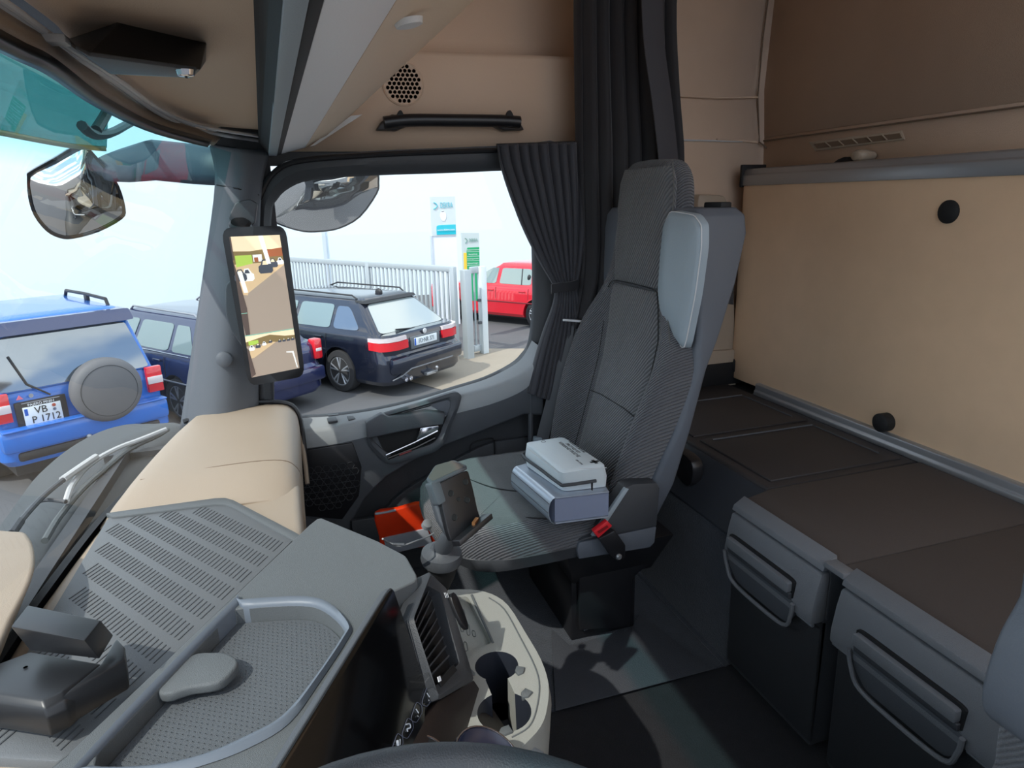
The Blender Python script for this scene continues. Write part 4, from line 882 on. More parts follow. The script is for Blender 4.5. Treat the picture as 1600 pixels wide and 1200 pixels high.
mids=[m_+(m_-sum(mids,V())/4)*.04 for m_ in mids]
rr=[.1]*4
pch=build(MB().loft([rnd(inset(bo,.05),rr,3),rnd(bo,rr,3),rnd(mids,rr,3),rnd(tpk,rr,3),rnd([p+V((0,0,.004)) for p in inset(tpk,.08)],rr,3)]),'pouch',kitw,kt_,smooth=50)
zp=[mids[3].lerp(mids[0],.6),mids[0],mids[0].lerp(mids[1],.5),mids[1].lerp(mids[0],.06),mids[1].lerp(mids[2],.08),mids[1].lerp(mids[2],.7)]
cc_=sum(mids,V())/4
zp=[p+(p-cc_).normalized()*.003+V((0,0,-.004)) for p in zp]
edge(cr(zp,3,False),.004,dark,'zip',kt_)
zz=zp[-1].lerp(zp[-2],.18); build(MB().prism([zz+V((-.004,-.003,0)),zz+V((.004,-.003,0)),zz+V((.003,-.003,-.022)),zz+V((-.003,-.003,-.022))],(-.002,-.0,0)),'zip_pull',dark2,kt_)
edge(PS([(824,700),(872,738)],Z=Z2+.002),.0007,greyl,'top_seam',kt_); edge(PS([(885,733),(948,731)],Z=Z2+.002),.0009,greyl,'top_seam',kt_)
e1=(tpk[1]-tpk[0]).normalized(); up_t=(tpk[0]-tpk[3]); up_t=(up_t-e1*up_t.dot(e1)).normalized()
inkm=mat('black_print',lin((46,48,48)),.7)
o=P(900,712,Z=Z2+.0045)
rg=-e1; up2=up_t; nz=rg.cross(up2)
if nz.z<0: up2=-up2
def line(txt,x,y,sz): text(inkm,txt,P(x,y,Z=Z2+.0042),e1,V((0,0,1)).cross(e1),sz,kt_,'lettering',.0002)
line('VERBANDTASCHE',889,702,.0135);line('FIRST AID KIT',895,700,.0115);line('TROUSSE DE SECOURS',901,698,.0085); line('DIN 13164',905,722,.007)
x0=P(929,721.5,Z=Z2+.0045)
n_=V((0,0,1)).cross(e1)
for s in ((.022,.0075),(.0075,.022)): build(MB().prism([x0+e1*sx*s[0]/2+n_*sy*s[1]/2 for sx,sy in ((-1,-1),(1,-1),(1,1),(-1,1))],(0,0,.0006)),'cross',inkm,kt_)
mb=MB().tube([P(849,690,Z=Z2+.004)+V((math.cos(i*PI/5)*.006,math.sin(i*PI/5)*.006,0)) for i in range(10)],.0006,5,True); build(mb,'round_mark',inkm,kt_)
# orange packet in the door pocket
og=build(MB().prism([p for p in cr(PS([(586,803),(622,795),(662,786),(676,812),(682,850),(640,858),(600,866),(592,838)],X=1.872),3)],(.02,0,0)),'folded_warning_vest',orange,bevel=.006,segs=3,label='bright orange folded warning vest packet sticking out of the door pocket',cat='vest')
build(MB().prism(PS([(600,841),(668,826),(676,850),(604,868)],X=1.866),(.008,0,0)),'grey_strip',mat('reflective_grey',lin((176,180,190)),.4),og,bevel=.002)
edge(PS([(586,803),(604,800),(618,797)],X=1.874),.004,MC['reflective_grey'],'strip_edge',og)
# ============================================================ curtains
def curtain(rowsp,folds,amp,name,m,label,seed,axis,par=None):
    """rowsp: list of (left point,right point,amp scale)"""
    random.seed(seed); N=folds*8; ph_=[random.uniform(-.5,.5) for _ in range(folds+1)]; R=[]
    for i,(a,b,s) in enumerate(rowsp):
        row=[]
        for k in range(N+1):
            t=k/N; f=t*folds; j=int(min(f,folds-1)); w=math.sin(f*2*PI+ph_[j]*.8+ph_[j+1]*.5*(f-j))
            w=math.copysign(abs(w)**.8,w)
            row.append(a.lerp(b,t)+V(axis)*(w*amp*s)+ (b-a).normalized()*(math.cos(f*2*PI)*amp*.25*s))
        R.append(row)
    Rc=[cr(list(c),4,False) for c in zip(*R)]
    return build(MB().loft([list(c) for c in zip(*Rc)],closed=False,caps=False),name,m,par,smooth=180,solid=.003,label=None)
wc=thing('window_curtain',P(870,640,X=1.88),'dark gathered curtain tied back beside the passenger door window','curtain')
wr_=[((776,226),(912,222),.7),((781,255),(912,250),.8),((792,290),(912,290),1),((815,350),(910,350),1),((842,405),(905,405),.8),((864,443),(900,445),.5),((868,455),(900,457),.45),((864,480),(902,480),.6),((850,520),(905,520),.9),((838,560),(903,560),1),((828,600),(898,610),1.1),((824,614),(892,636),1.1)]
curtain([(P(*a,X=1.885),P(*b,X=1.88),s) for a,b,s in wr_],9,.016,'cloth',curt,None,3,(1,.2,0),wc)
tie=cr([P(862,452,X=1.852),P(875,449,X=1.845),P(890,448,X=1.845),P(904,444,X=1.85)],4,False)
build(MB().loft([[p+V((0,0,.014)),p+V((0,0,-.014)),p+V((.006,0,-.014)),p+V((.006,0,.014))] for p in tie]),'tie_band',curt2,wc,smooth=40)
edge([P(776,228,X=1.9),P(912,223,X=1.9)],.006,black,'track',wc)
pc_=thing('partition_curtain',V((1.8,-.93,.6)),'long black curtain hanging bunched behind the passenger seat, up to the ceiling','curtain')
prw=[]
for z,l,r in ((2.0,(905,-150),(1062,-150)),(1.6,(902,10),(1049,10)),(1.4,(903,140),(1054,140)),(1.25,(904,250),(1062,262)),(1.0,(908,400),(1050,400)),(.85,(900,480),(1040,500)),(.7,(880,580),(1010,600)),(.55,(872,660),(980,680))):
    prw.append((P(*l,X=1.87),P(*r,X=1.74),1.0 if z>.9 else .8))
curtain(prw,7,.028,'cloth',curt2,None,8,(1,.3,0),pc_)
hm=[P(x,y,X=1.70) for x,y in ((1018,-60),(1022,60),(1035,160),(1046,262),(1044,300))]
build(MB().loft([[p+V((0,.03,0)),p+V((-.004,.0,0)),p+V((0,-.03,0)),p+V((.004,-.03,0)),p+V((.004,.03,0))] for p in cr(hm,4,False)]),'hem_strip',curt,pc_,smooth=50)
# ============================================================ driver seat edge
ds=thing('driver_seat',V((.33,-.66,0)),'edge of the driver seat with grey shell and ribbed fabric, at the bottom right corner','seat')
o1=PS([(1606,880),(1590,930),(1560,985),(1540,1040),(1531,1080),(1534,1110),(1562,1128),(1640,1160),(1700,1100),(1700,880)],X=.355)
build(MB().prism(cr(o1,3),(-.05,0,0)),'shell',seats2,ds,bevel=.012,segs=3)
edge(PS([(1549,1040),(1590,1064)],X=.357),.0012,soft,'seam',ds)
build(MB().prism(PS([(1541,1062),(1546,1040),(1548,1042),(1544,1066)],X=.357),(-.004,0,0)),'lever_slot',soft,ds)
o2=PS([(1625,1010),(1596,1048),(1572,1082),(1556,1130),(1548,1190),(1545,1240),(1760,1240),(1760,1000)],X=.37)
build(MB().prism(cr(o2,3),(-.1,0,0)),'backrest',seatr,ds,bevel=.015,segs=3)

build(MB().box((.10,-.66,.32),(.34,.4,.62)),'seat_base',dark,ds,bevel=.02)
# ============================================================ outside: world, sun, ground, building
W=bpy.data.worlds.new('world'); S.world=W; W.use_nodes=True; nt=W.node_tree; nt.nodes.clear(); L=nt.links
out=nt.nodes.new('ShaderNodeOutputWorld'); bg=nt.nodes.new('ShaderNodeBackground'); L.new(bg.outputs[0],out.inputs[0])
tc=nt.nodes.new('ShaderNodeTexCoord'); sp_n=nt.nodes.new('ShaderNodeSeparateXYZ'); L.new(tc.outputs['Generated'],sp_n.inputs[0])
mp_=nt.nodes.new('ShaderNodeMapping'); mp_.inputs['Scale'].default_value=(4.2,4.2,14); L.new(tc.outputs['Generated'],mp_.inputs['Vector'])
nz_=nt.nodes.new('ShaderNodeTexNoise'); nz_.inputs['Scale'].default_value=1.6; nz_.inputs['Detail'].default_value=7; L.new(mp_.outputs[0],nz_.inputs['Vector'])
rp=nt.nodes.new('ShaderNodeValToRGB'); rp.color_ramp.elements[0].position=.46; rp.color_ramp.elements[0].color=(.36,.50,.72,1); rp.color_ramp.elements[1].position=.58; rp.color_ramp.elements[1].color=(1.05,1.03,.98,1)
L.new(nz_.outputs['Fac'],rp.inputs[0])
mr=nt.nodes.new('ShaderNodeMapRange'); mr.inputs[1].default_value=-.02; mr.inputs[2].default_value=.05; L.new(sp_n.outputs[2],mr.inputs[0])
mx=nt.nodes.new('ShaderNodeMix'); mx.data_type='RGBA'; mx.inputs[6].default_value=(.94,.95,.96,1); L.new(mr.outputs[0],mx.inputs[0]); L.new(rp.outputs[0],mx.inputs[7]); L.new(mx.outputs[2],bg.inputs[0])
bg.inputs[1].default_value=WORLD
sd_=bpy.data.lights.new('sun','SUN'); sd_.energy=SUN; sd_.angle=.012; sd_.color=(1,.95,.87); so=bpy.data.objects.new('sun',sd_); COL.objects.link(so)
so.rotation_euler=V((-.34,.56,.73)).to_track_quat('Z','Y').to_euler(); so.location=(0,0,6)
asph=mat('asphalt',lin((92,92,94)),.9,bump=(60,.5),var=.12,vscale=1.5)
GZ=-1.75
build(MB().prism([V((-60,-60,GZ)),V((60,-60,GZ)),V((60,60,GZ)),V((-60,60,GZ))],(0,0,-.1)),'ground',asph,kind='structure',label='grey asphalt parking lot')
kb=build(MB().prism(PS([(620,590),(700,556),(735,545),(840,545),(900,560),(840,605),(700,612)],Z=GZ+.005),(0,0,.006)),'kerb_slab',mat('pale_concrete',lin((150,140,126)),.9,var=.08,vscale=3,bump=(60,.3)),label='pale concrete strip around the gate post',cat='paving')
wallm=mat('white_wall_paint',lin((226,240,246)),.7)
bl_=thing('building',V((21,0,GZ)),'large plain white building wall behind the parked cars','building')
build(MB().box((21.4,-2,GZ+6),(.8,70,12)),'wall',wallm,bl_)
gm=mat('pale_grey_joint',lin((205,216,226)),.7)
for y in (9.2,8.6,-.9,-12): build(MB().box((20.98,y,GZ+6),(.05,.1 if y!=8.6 else .45,12)),'panel_joint',gm,bl_)
# ------------------------------------------------------------ cars
def plan(x0,x1,w,r0,r1,z,zc=None):
    pts=[]
    def arc(cx,cy,r,a0,a1,n=5):
        for i in range(n+1):
            a=a0+(a1-a0)*i/n; pts.append((cx+math.cos(a)*r,cy+math.sin(a)*r))
    for i in range(1,7): pts.append((x0+.0,-(w-r0)+2*(w-r0)*i/7))
    arc(x0+r0,w-r0,r0,PI,PI/2)
    for i in range(1,30): pts.append((x0+r0+(x1-r1-x0-r0)*i/30,w))
    arc(x1-r1,w-r1,r1,PI/2,0)
    for i in range(1,7): pts.append((x1,(w-r1)-2*(w-r1)*i/7))
    arc(x1-r1,-(w-r1),r1,0,-PI/2)
    for i in range(1,30): pts.append((x1-r1-(x1-r1-x0-r0)*i/30,-w))
    arc(x0+r0,-(w-r0),r0,-PI/2,-PI)
    return [V((x,y,min(z,zc(x)) if zc else z)) for x,y in pts]
tyre=mat('tyre_rubber',lin((48,48,50)),.85); rimm=mat('silver_wheel',lin((178,182,188)),.35,.6); cglass=mat('car_window_glass',lin((120,132,145)),.04,.75,spec=1.0,coat=1)
cglass2=mat('see_through_car_glass',lin((120,140,140)),.08,spec=1.0,coat=.6)
tail=mat('tail_light_red',lin((222,32,44)),.2,coat=1); tailw=mat('tail_light_clear',lin((225,215,215)),.2,coat=1); blk=mat('trim_black',lin((34,35,38)),.5)
plate_m=mat('plate_white',lin((228,234,238)),.4); eub=mat('plate_blue',lin((20,90,190)),.4)
def carcut(o,mb):
    me=bpy.data.meshes.new('c'); me.from_pydata([v for v in mb.v],[],mb.f); bm=bmesh.new(); bm.from_mesh(me); bmesh.ops.recalc_face_normals(bm,faces=bm.faces); bm.to_mesh(me); bm.free()
    c=bpy.data.objects.new('c',me); COL.objects.link(c); c.matrix_world=o.parent.matrix_basis if o.parent else M()
    md=o.modifiers.new('b','BOOLEAN'); md.object=c; md.operation='DIFFERENCE'; md.solver='EXACT'
    bpy.context.view_layer.update(); dg=bpy.context.evaluated_depsgraph_get(); n=bpy.data.meshes.new_from_object(o.evaluated_get(dg)); o.modifiers.clear(); o.data=n; bpy.data.objects.remove(c)
    bm=bmesh.new(); bm.from_mesh(n)
    for e in bm.edges: e.smooth=not(len(e.link_faces)==2 and e.calc_face_angle(0)>math.radians(32))
    for f in bm.faces: f.smooth=True
    bm.to_mesh(n); bm.free()
class Car:
    def __init__(s,name,label,cat,loc,head,paint,L=4.8,Wd=1.82,Hh=1.48,belt=.98,hood=.82,wx=(1.0,3.75),wr=.32,xb0=.25,xr0=.75,xr1=2.6,xf0=3.5,wb=.80,wrf=.58,zc=.22,rear_in=.05,r0=.22):
        s.__dict__.update(locals()); w=Wd/2; s.w=w
        s.t=thing(name,loc,label,cat,rot=head)
        def zcap(x): 
            k=max(0,min(1,(x-(xf0-.1))/(L-xf0+.1))); return belt+.01-(belt-hood+.0)*k**1.3-(.22*max(0,(k-.86)/.14)**2)
        sec=[(zc,.05,.04),(zc+.07,.0,.0),(.50,.0,0),(.60,.0,.0),(.66,.01,rear_in),(belt-.18,.012,rear_in),(belt-.06,.03,rear_in+.01),(belt,.07,rear_in+.05)]
        R=[plan(dx_,L-a,w-a,r0,.35,z,zcap if z>.5 else None) for z,a,dx_ in sec]
        body=build(MB().loft(R),'body',paint,s.t,local=True,smooth=32)
        mb=MB()
        for x in wx:
            for sy in (-1,1): 
                b2=MB().lathe([(wr+.055,-.2),(wr+.055,.2)],(x,sy*(w-.05),wr),(0,1,0),28); carcut(body,b2)
        s.body=body
        s.B=lambda x,sy=1:V((x,sy*wb,belt))
        zr=Hh-.07; s.zr=zr
        g=[plan(xb0,xf0,wb,.08,.12,belt-.02),plan(xr0,xr1,wrf,.08,.10,zr),plan(xr0+.06,xr1-.04,wrf-.06,.08,.1,Hh-.02),plan(xr0+.25,xr1-.25,wrf-.25,.08,.1,Hh)]
        build(MB().loft(g),'roof_and_pillars',paint,s.t,local=True,smooth=40)
        build(MB().box((L/2,0,.42),(L-.5,Wd-.28,.5)),'underbody',blk,s.t,local=True)
        for x in wx:
            for sy in (-1,1):
                c=V((x,sy*(w-.10),wr)); sax=V((0,sy,0))
                wl_=build(MB().lathe([(wr*.62,-.09),(wr*.97,-.095),(wr,-.05),(wr,.06),(wr*.97,.085),(wr*.72,.095),(wr*.68,.08)],c,sax,32),'wheel',tyre,s.t,local=True,smooth=40)
                mb=MB().lathe([(wr*.70,.07),(wr*.68,.085),(wr*.64,.08),(wr*.60,.0)],c,sax,32)
                for k in range(5):
                    a=k*2*PI/5+.3
                    for da in (-.17,.17):
                        p0=c+V((math.cos(a)*.04,sy*.06,math.sin(a)*.04));p1=c+V((math.cos(a+da)*wr*.66,sy*.075,math.sin(a+da)*wr*.66)); mb.tube([p0,p1],[.025,.018],6)
                mb.lathe([(0,.075),(.05,.07),(.06,.05)],c,sax,16)
                build(mb,'rim',rimm,wl_,local=True); build(MB().lathe([(0,.02),(wr*.63,.02)],c,sax,24),'brake_disc',blk,wl_,local=True)
    def side(s,sy,poly,m,name,eps=.008,th=.006,parent=None,r=.12):
        def f(x,h): return V((x,sy*(s.wb+(s.wrf-s.wb)*h+eps),s.belt-.02+(s.zr-s.belt+.02)*h))
        return build(MB().prism(rnd([f(*p) for p in poly],r,3),(0,-sy*th,0)),name,m,parent or s.t,local=True)
    def rr(s,y,h,eps=.012): return V((s.xb0+(s.xr0-s.xb0)*h-eps,y*(s.wb+(s.wrf-s.wb)*h),s.belt-.02+(s.zr-s.belt+.02)*h))
    def rear(s,poly,m,name,eps=.012,th=.01,parent=None,r=.1): return build(MB().prism(rnd([s.rr(a,b,eps) for a,b in poly],r,3),(th,0,0)),name,m,parent or s.t,local=True)
    def box(s,c,d,m,name,parent=None,bevel=.01,rot=None): return build(MB().box(c,d,rot),name,m,parent or s.t,local=True,bevel=bevel)
    def tube(s,path,r,m,name,parent=None): return build(MB().tube(path,r,8),name,m,parent or s.t,local=True)
    def handles(s,sy,xs,z,m):
        for x in xs: s.box((x,sy*(s.w-.008),z),(.18,.03,.03),m,'door_handle')
    def seams(s,sy,xs,z0,z1):
        for x in xs: s.tube([(x,sy*(s.w-.003),z0),(x,sy*(s.w-.010),z1-.1),(x,sy*(s.w-.026),z1-.03)],.004,blk,'door_seam')
    def plate(s,c,w_,h_,t,par=None):
        p=s.box(c,(.012,w_,h_),plate_m,'number_plate',parent=par,bevel=.003); return p
HD=math.radians(37)
# --- blue off-roader
blue=mat('blue_car_paint',lin((30,108,200)),.25,.0,coat=.6); blued=mat('dark_blue_roof',lin((96,120,158)),.3,.3,coat=.5)
HS=math.radians(31)
c=Car('car','blue off-road car with a covered spare wheel on its tailgate, parked at the left','car',V((8.03,2.31,GZ)),HS,blue,L=4.4,Wd=1.68,Hh=1.83,belt=1.12,hood=1.05,wx=(.95,3.4),wr=.36,xb0=.10,xr0=.30,xr1=2.3,xf0=3.0,wb=.775,wrf=.64,zc=.34,rear_in=.09,r0=.12)
c.rear([(-.93,.02),(.93,.02),(.93,.30),(.90,.84),(-.90,.84),(-.93,.30)],cglass,'rear_window')
c.rear([(-1.03,.86),(1.03,.86),(1.03,1.06),(-1.03,1.06)],mat('navy_spoiler',lin((44,60,104)),.3,coat=1),'spoiler',eps=.10,th=.3,r=.08)
for sy in (-1,1):
    c.side(sy,[(.35,.08),(1.15,.08),(1.2,.85),(.5,.85)],cglass,'side_window'); c.side(sy,[(1.25,.08),(2.0,.08),(2.0,.85),(1.28,.85)],cglass,'side_window'); c.side(sy,[(2.08,.08),(2.85,.08),(2.35,.85),(2.08,.85)],cglass,'side_window')
    tl_=c.box((.075,sy*.745,.96),(.07,.17,.30),tail,'tail_light'); c.box((.035,sy*.745,.955),(.012,.165,.085),tailw,'clear_band',parent=tl_,bevel=.002)
    c.tube([(.55,sy*.56,1.80),(.6,sy*.56,1.88),(1.3,sy*.56,1.89),(2.0,sy*.56,1.88),(2.08,sy*.56,1.80)],.02,blk,'roof_rail'); c.box((1.25,sy*.56,1.84),(.1,.04,.08),blk,'rail_foot')
    c.seams(sy,(1.2,2.05),.55,1.1); c.handles(sy,(1.35,2.2),.98,blk)
c.box((.02,0,.62),(.14,1.64,.24),blue,'bumper',bevel=.05); c.box((.0,0,.74),(.16,1.60,.02),blue,'bumper_lip',bevel=.01); c.box((.02,.0,.44),(.10,1.4,.10),blk,'bumper_skirt',bevel=.03)
sw1=build(MB().lathe([(0,.0),(.28,.0),(.335,-.03),(.358,-.08),(.345,-.18),(.28,-.22)],(-.16,-.20,.98),(-1,0,0),40),'spare_wheel_cover',mat('grey_vinyl_cover',lin((104,104,106)),.6,bump=(14,.5),var=.06,vscale=5),c.t,local=True,smooth=50)
build(MB().tube([V((-.158,-.20,.98))+V((0,math.cos(a*PI/20)*.28,math.sin(a*PI/20)*.28)) for a in range(40)],.004,5,True),'cover_seam',blk,sw1,local=True)
nb_=c.box((.055,.40,.86),(.03,.46,.28),blk,'plate_recess',bevel=.01)
pz=c.plate((.032,.40,.84),.34,.2,None,par=nb_)
text_local(blk,'VB',(.024,.415,.888),(0,-1,0),(0,0,1),.105,c.t,'plate_lettering',sx=.95)
text_local(blk,'P 1712',(.024,.38,.792),(0,-1,0),(0,0,1),.105,c.t,'plate_lettering',sx=.9)
c.box((.024,.545,.888),(.004,.03,.07),eub,'plate_band',bevel=0)
build(MB().lathe([(0,.004),(.018,.004)],(.024,.295,.912),(-1,0,0),12),'plate_seal',mat('seal_orange',lin((226,120,96)),.5),c.t,local=True); build(MB().lathe([(0,.004),(.016,.004)],(.024,.295,.868),(-1,0,0),12),'plate_seal',mat('seal_grey',lin((150,160,180)),.5),c.t,local=True)
c.tube([(.028,.57,.985),(.028,.23,.985)],.004,alu,'frame_strip',parent=nb_)
text_local(white,'PAJERO PININ',(.034,.40,.957),(0,-1,0),(0,0,1),.035,c.t,'frame_lettering',sx=1.1)
build(MB().prism([V((.04,.60,1.03)),V((.04,.54,1.03)),V((.04,.57,1.075))],(.01,0,0)),'badge',mat('badge_pink',lin((230,120,140)),.4),c.t,local=True); build(MB().lathe([(0,.0),(.022,.0)],(.04,.47,1.05),(-1,0,0),12),'badge',greyl,c.t,local=True)
c.tube([c.rr(.80,.55,.03),c.rr(.62,.10,.03),(.045,.30,1.02)],.010,blk,'rear_wiper')
c.tube([(.03,-.35,.38),(-.02,-.40,.36)],.035,alu,'exhaust_pipe'); c.box((.0,-.1,.40),(.2,.5,.07),blk,'tow_bar')
build(MB().ball((-.03,0.05,.5),.03,10),'tow_ball',alu,c.t,local=True)
# --- dark blue estate between
nav=mat('dark_blue_car_paint',lin((40,48,88)),.2,.35,coat=1)
c=Car('car','dark blue estate car parked between the blue off-roader and the black estate','car',V((9.46,.42,GZ)),HD,nav,L=4.7,Wd=1.76,Hh=1.46,belt=.96,wx=(1.0,3.7),xb0=.22,xr0=.62,xr1=2.75,xf0=3.6,wb=.79,wrf=.57)
c.rear([(-.9,.06),(.9,.06),(.86,.92),(-.86,.92)],cglass2,'rear_window')
for sy in (-1,1):
    c.side(sy,[(.62,.1),(1.15,.1),(1.18,.86),(.88,.86)],cglass2,'side_window'); c.side(sy,[(1.25,.1),(2.15,.1),(2.1,.88),(1.27,.88)],cglass2,'side_window'); c.side(sy,[(2.25,.1),(3.3,.1),(2.6,.88),(2.2,.88)],cglass2,'side_window')
    c.tube([(.65,sy*.82,.965),(3.45,sy*.82,.965)],.008,chrome,'window_trim')
    tl_=c.box((.10,sy*.80,.84),(.16,.14,.30),tail,'tail_light',bevel=.03); c.box((.03,sy*.80,.83),(.03,.10,.05),tailw,'clear_band',parent=tl_)
    c.tube([(.75,sy*.54,1.43),(.85,sy*.54,1.48),(2.5,sy*.53,1.49),(2.62,sy*.52,1.43)],.014,alu,'roof_rail'); c.handles(sy,(1.4,2.4),.86,nav); c.seams(sy,(1.22,2.2,3.3),.35,.95)
    c.tube([(.6,sy*.885,.60),(3.2,sy*.885,.60)],.012,alu,'side_strip')
    mm=build(MB().ball((3.15,sy*.98,1.02),.1,12,(.7,1,.7)),'door_mirror',nav,c.t,local=True,smooth=60)
c.box((.02,0,.5),(.14,1.68,.22),nav,'bumper',bevel=.05); c.tube([(-.02,-.8,.56),(-.05,0,.56),(-.02,.8,.56)],.012,alu,'bumper_strip'); c.plate((.03,0,.78),.5,.11,None)
# --- black estate
bkp_=mat('blue_black_car_paint',lin((30,36,52)),.2,.4,coat=1)
c=Car('car','blue-black estate car with silver wheels and roof rails, parked in front of the gate','car',V((10.22,-1.86,GZ)),HD,bkp_,L=4.84,Wd=1.84,Hh=1.46,belt=.96,wx=(1.06,3.95),wr=.335,xb0=.26,xr0=.80,xr1=2.9,xf0=3.75,wb=.80,wrf=.57,zc=.2,r0=.26)
c.rear([(-.92,.05),(.92,.05),(.86,.93),(-.86,.93)],mat('reflective_rear_glass',lin((150,160,160)),.08,coat=1,spec=1),'rear_window')
c.rear([(-1.0,.96),(1.0,.96),(1.0,1.06),(-1.0,1.06)],blk,'spoiler',eps=.06,th=.2)
for sy in (-1,1):
    c.side(sy,[(.66,.12),(1.28,.10),(1.30,.84),(1.02,.84)],cglass,'side_window',r=.2); c.side(sy,[(1.36,.10),(2.2,.10),(2.18,.88),(1.38,.88)],cglass2,'side_window'); c.side(sy,[(2.28,.10),(3.4,.10),(2.78,.88),(2.28,.88)],cglass2,'side_window')
    tl_=build(MB().loft([[V((x+.0,sy*y,z)) for x,y,z in ((.02,.40,z0),(.0,.62,z0),(.05,.78,z0),(.14,.885,z0),(.34,.925,z0+.02),(.34,.86,z0+.02),(.14,.80,z0),(.1,.4,z0))] for z0 in (.735,.80,.86)]),'tail_light',tail,c.t,local=True,smooth=50)
    build(MB().loft([[V((x+.0,sy*y,z)) for x,y,z in ((.03,.42,z0),(.01,.62,z0),(.06,.78,z0),(.15,.88,z0),(.35,.920,z0+.01),(.35,.86,z0),(.14,.80,z0),(.1,.4,z0))] for z0 in (.866,.925)]),'clear_band',tailw,tl_,local=True,smooth=50)
    c.tube([(.95,sy*.52,1.43),(1.05,sy*.53,1.485),(2.6,sy*.52,1.495),(2.8,sy*.50,1.43)],.013,blk,'roof_rail'); c.handles(sy,(1.5,2.45),.86,bkp_); c.seams(sy,(1.33,2.24,3.35),.35,.95)
    build(MB().ball((3.25,sy*1.0,1.0),.1,12,(.7,1,.7)),'door_mirror',bkp_,c.t,local=True,smooth=60)
c.box((.02,0,.50),(.16,1.62,.26),bkp_,'bumper',bevel=.06); c.tube([(.02,-.8,.44),(-.06,-.5,.42),(-.06,.45,.42),(-.03,.62,.34),(-.0,.80,.30)],.010,mat('grey_strip_paint',lin((120,122,126)),.4),'bumper_strip')
nb_=c.box((.045,-.0,.78),(.03,.66,.19),mat('recess_grey',lin((96,102,108)),.4),'plate_recess'); c.plate((.028,-.0,.79),.52,.12,None,par=nb_); c.box((.02,.245,.79),(.004,.03,.11),eub,'plate_band',bevel=0)
text_local(mat('plate_grey_text',lin((130,140,145)),.6),'FD·NR 371',(.02,-.015,.79),(0,-1,0),(0,0,1),.10,c.t,'plate_lettering',sx=.8)
build(MB().lathe([(0,.012),(.03,.012),(.042,.004),(.042,0)],(.04,0.0,.925),(-1,0,0),20),'badge',greyl,c.t,local=True)
for y in (.46,.56): build(MB().lathe([(.032,-.1),(.036,.03),(.028,.03),(.026,-.0),(0,-.0)],(-.02,y,.27),(-1,0,0),16),'exhaust_pipe',chrome,c.t,local=True)
c.box((-.02,.0,.25),(.08,.22,.05),alu,'tow_bar'); build(MB().ball((-.10,-.08,.33),.028,10),'tow_ball',alu,c.t,local=True); c.tube([(-.03,-.08,.25),(-.10,-.08,.27),(-.10,-.08,.32)],.012,alu,'tow_neck')
c.tube([c.rr(-.05,.02,.03),c.rr(.5,.10,.03)],.010,blk,'rear_wiper'); build(MB().ball((1.0,0,1.47),.07,10,(1.2,.5,1)),'roof_antenna',blk,c.t,local=True)
# --- red hatchback
redp=mat('red_car_paint',lin((214,30,48)),.22,.1,coat=1)
HG=math.radians(37)
rwp=V((14.3,-5.12,GZ)); hg=V((math.cos(HG),math.sin(HG),0)); lf=V((-hg.y,hg.x,0))
loc=rwp-hg*.85-lf*.8
c=Car('car','red hatchback car parked beyond the gate posts, partly hidden by the curtain','car',loc,HG,redp,L=4.15,Wd=1.73,Hh=1.44,belt=.93,wx=(.75,3.27),wr=.31,xb0=.12,xr0=.45,xr1=2.0,xf0=3.0,wb=.78,wrf=.56)
c.rear([(-.9,.1),(.9,.1),(.86,.9),(-.86,.9)],cglass,'rear_window')
for sy in (-1,1):
    c.side(sy,[(.95,.12),(1.85,.12),(1.85,.88),(1.02,.88)],cglass2,'side_window'); c.side(sy,[(1.95,.12),(2.78,.12),(2.12,.88),(1.95,.88)],cglass2,'side_window')
    c.side(sy,[(1.2,.12),(1.23,.12),(1.3,.88),(1.27,.88)],blk,'window_bar',eps=.012,r=.02)
    build(MB().ball((1.05,sy*.68,1.12),.08,10,(.6,.5,1)),'headrest',blk,c.t,local=True)
    c.seams(sy,(.98,1.9,2.85),.35,.92); c.handles(sy,(1.15,2.05),.82,redp); c.tube([(.4,sy*.868,.56),(2.9,sy*.868,.56)],.014,mat('dark_red_strip',lin((120,26,36)),.5),'side_strip')
    c.box((.06,sy*.72,.80),(.08,.16,.25),tail,'tail_light')
c.box((.03,0,.48),(.14,1.64,.24),redp,'bumper',bevel=.05)
# ------------------------------------------------------------ gate
gal=mat('galvanised_steel',lin((178,186,190)),.5,.25)
gt=thing('sliding_gate',V((13.5,-1.6,GZ)),'galvanised steel sliding gate with vertical bars behind the black estate car','gate')
g0=V((11.95,-2.72,0)); g1=V((16.4,.25,0)); gd_=(g1-g0).normalized(); gl=(g1-g0).length; gtop=GZ+1.73
def gp(t,z): return g0+gd_*t+V((0,0,z))
ang=math.atan2(gd_.y,gd_.x)
def bar(t0,t1,z,w_,h_,name): build(MB().box(gp((t0+t1)/2,z),(t1-t0,w_,h_),M.Rotation(ang,3,'Z')),name,gal,gt,bevel=.006)
bar(0,gl,gtop-.05,.08,.1,'top_rail'); bar(0,gl,GZ+.18,.10,.14,'bottom_rail')
for t in (0.0,2.35,gl): bar(t-.05,t+.05,(gtop+GZ)/2+.03,.09,1.66,'frame_post')
n=0; t=.14
while t<gl-.1:
    if abs(t-2.35)>.08: bar(t-.02,t+.02,(gtop+GZ)/2+.04,.03,1.5,'bar')
    t+=.118
gf=thing('gate_post',V((11.85,-2.98,GZ)),'tall square steel post at the end of the sliding gate, nearer of the two','post')
p=P(733,560,Z=GZ); build(MB().box((p.x,p.y,GZ+.83),(.15,.15,1.66),M.Rotation(.4,3,'Z')),'post',gal,gf,bevel=.006)
gf2=thing('gate_post',V((12.1,-3.2,GZ)),'white edged steel catch post with latch hardware, right of the nearer gate post','post')
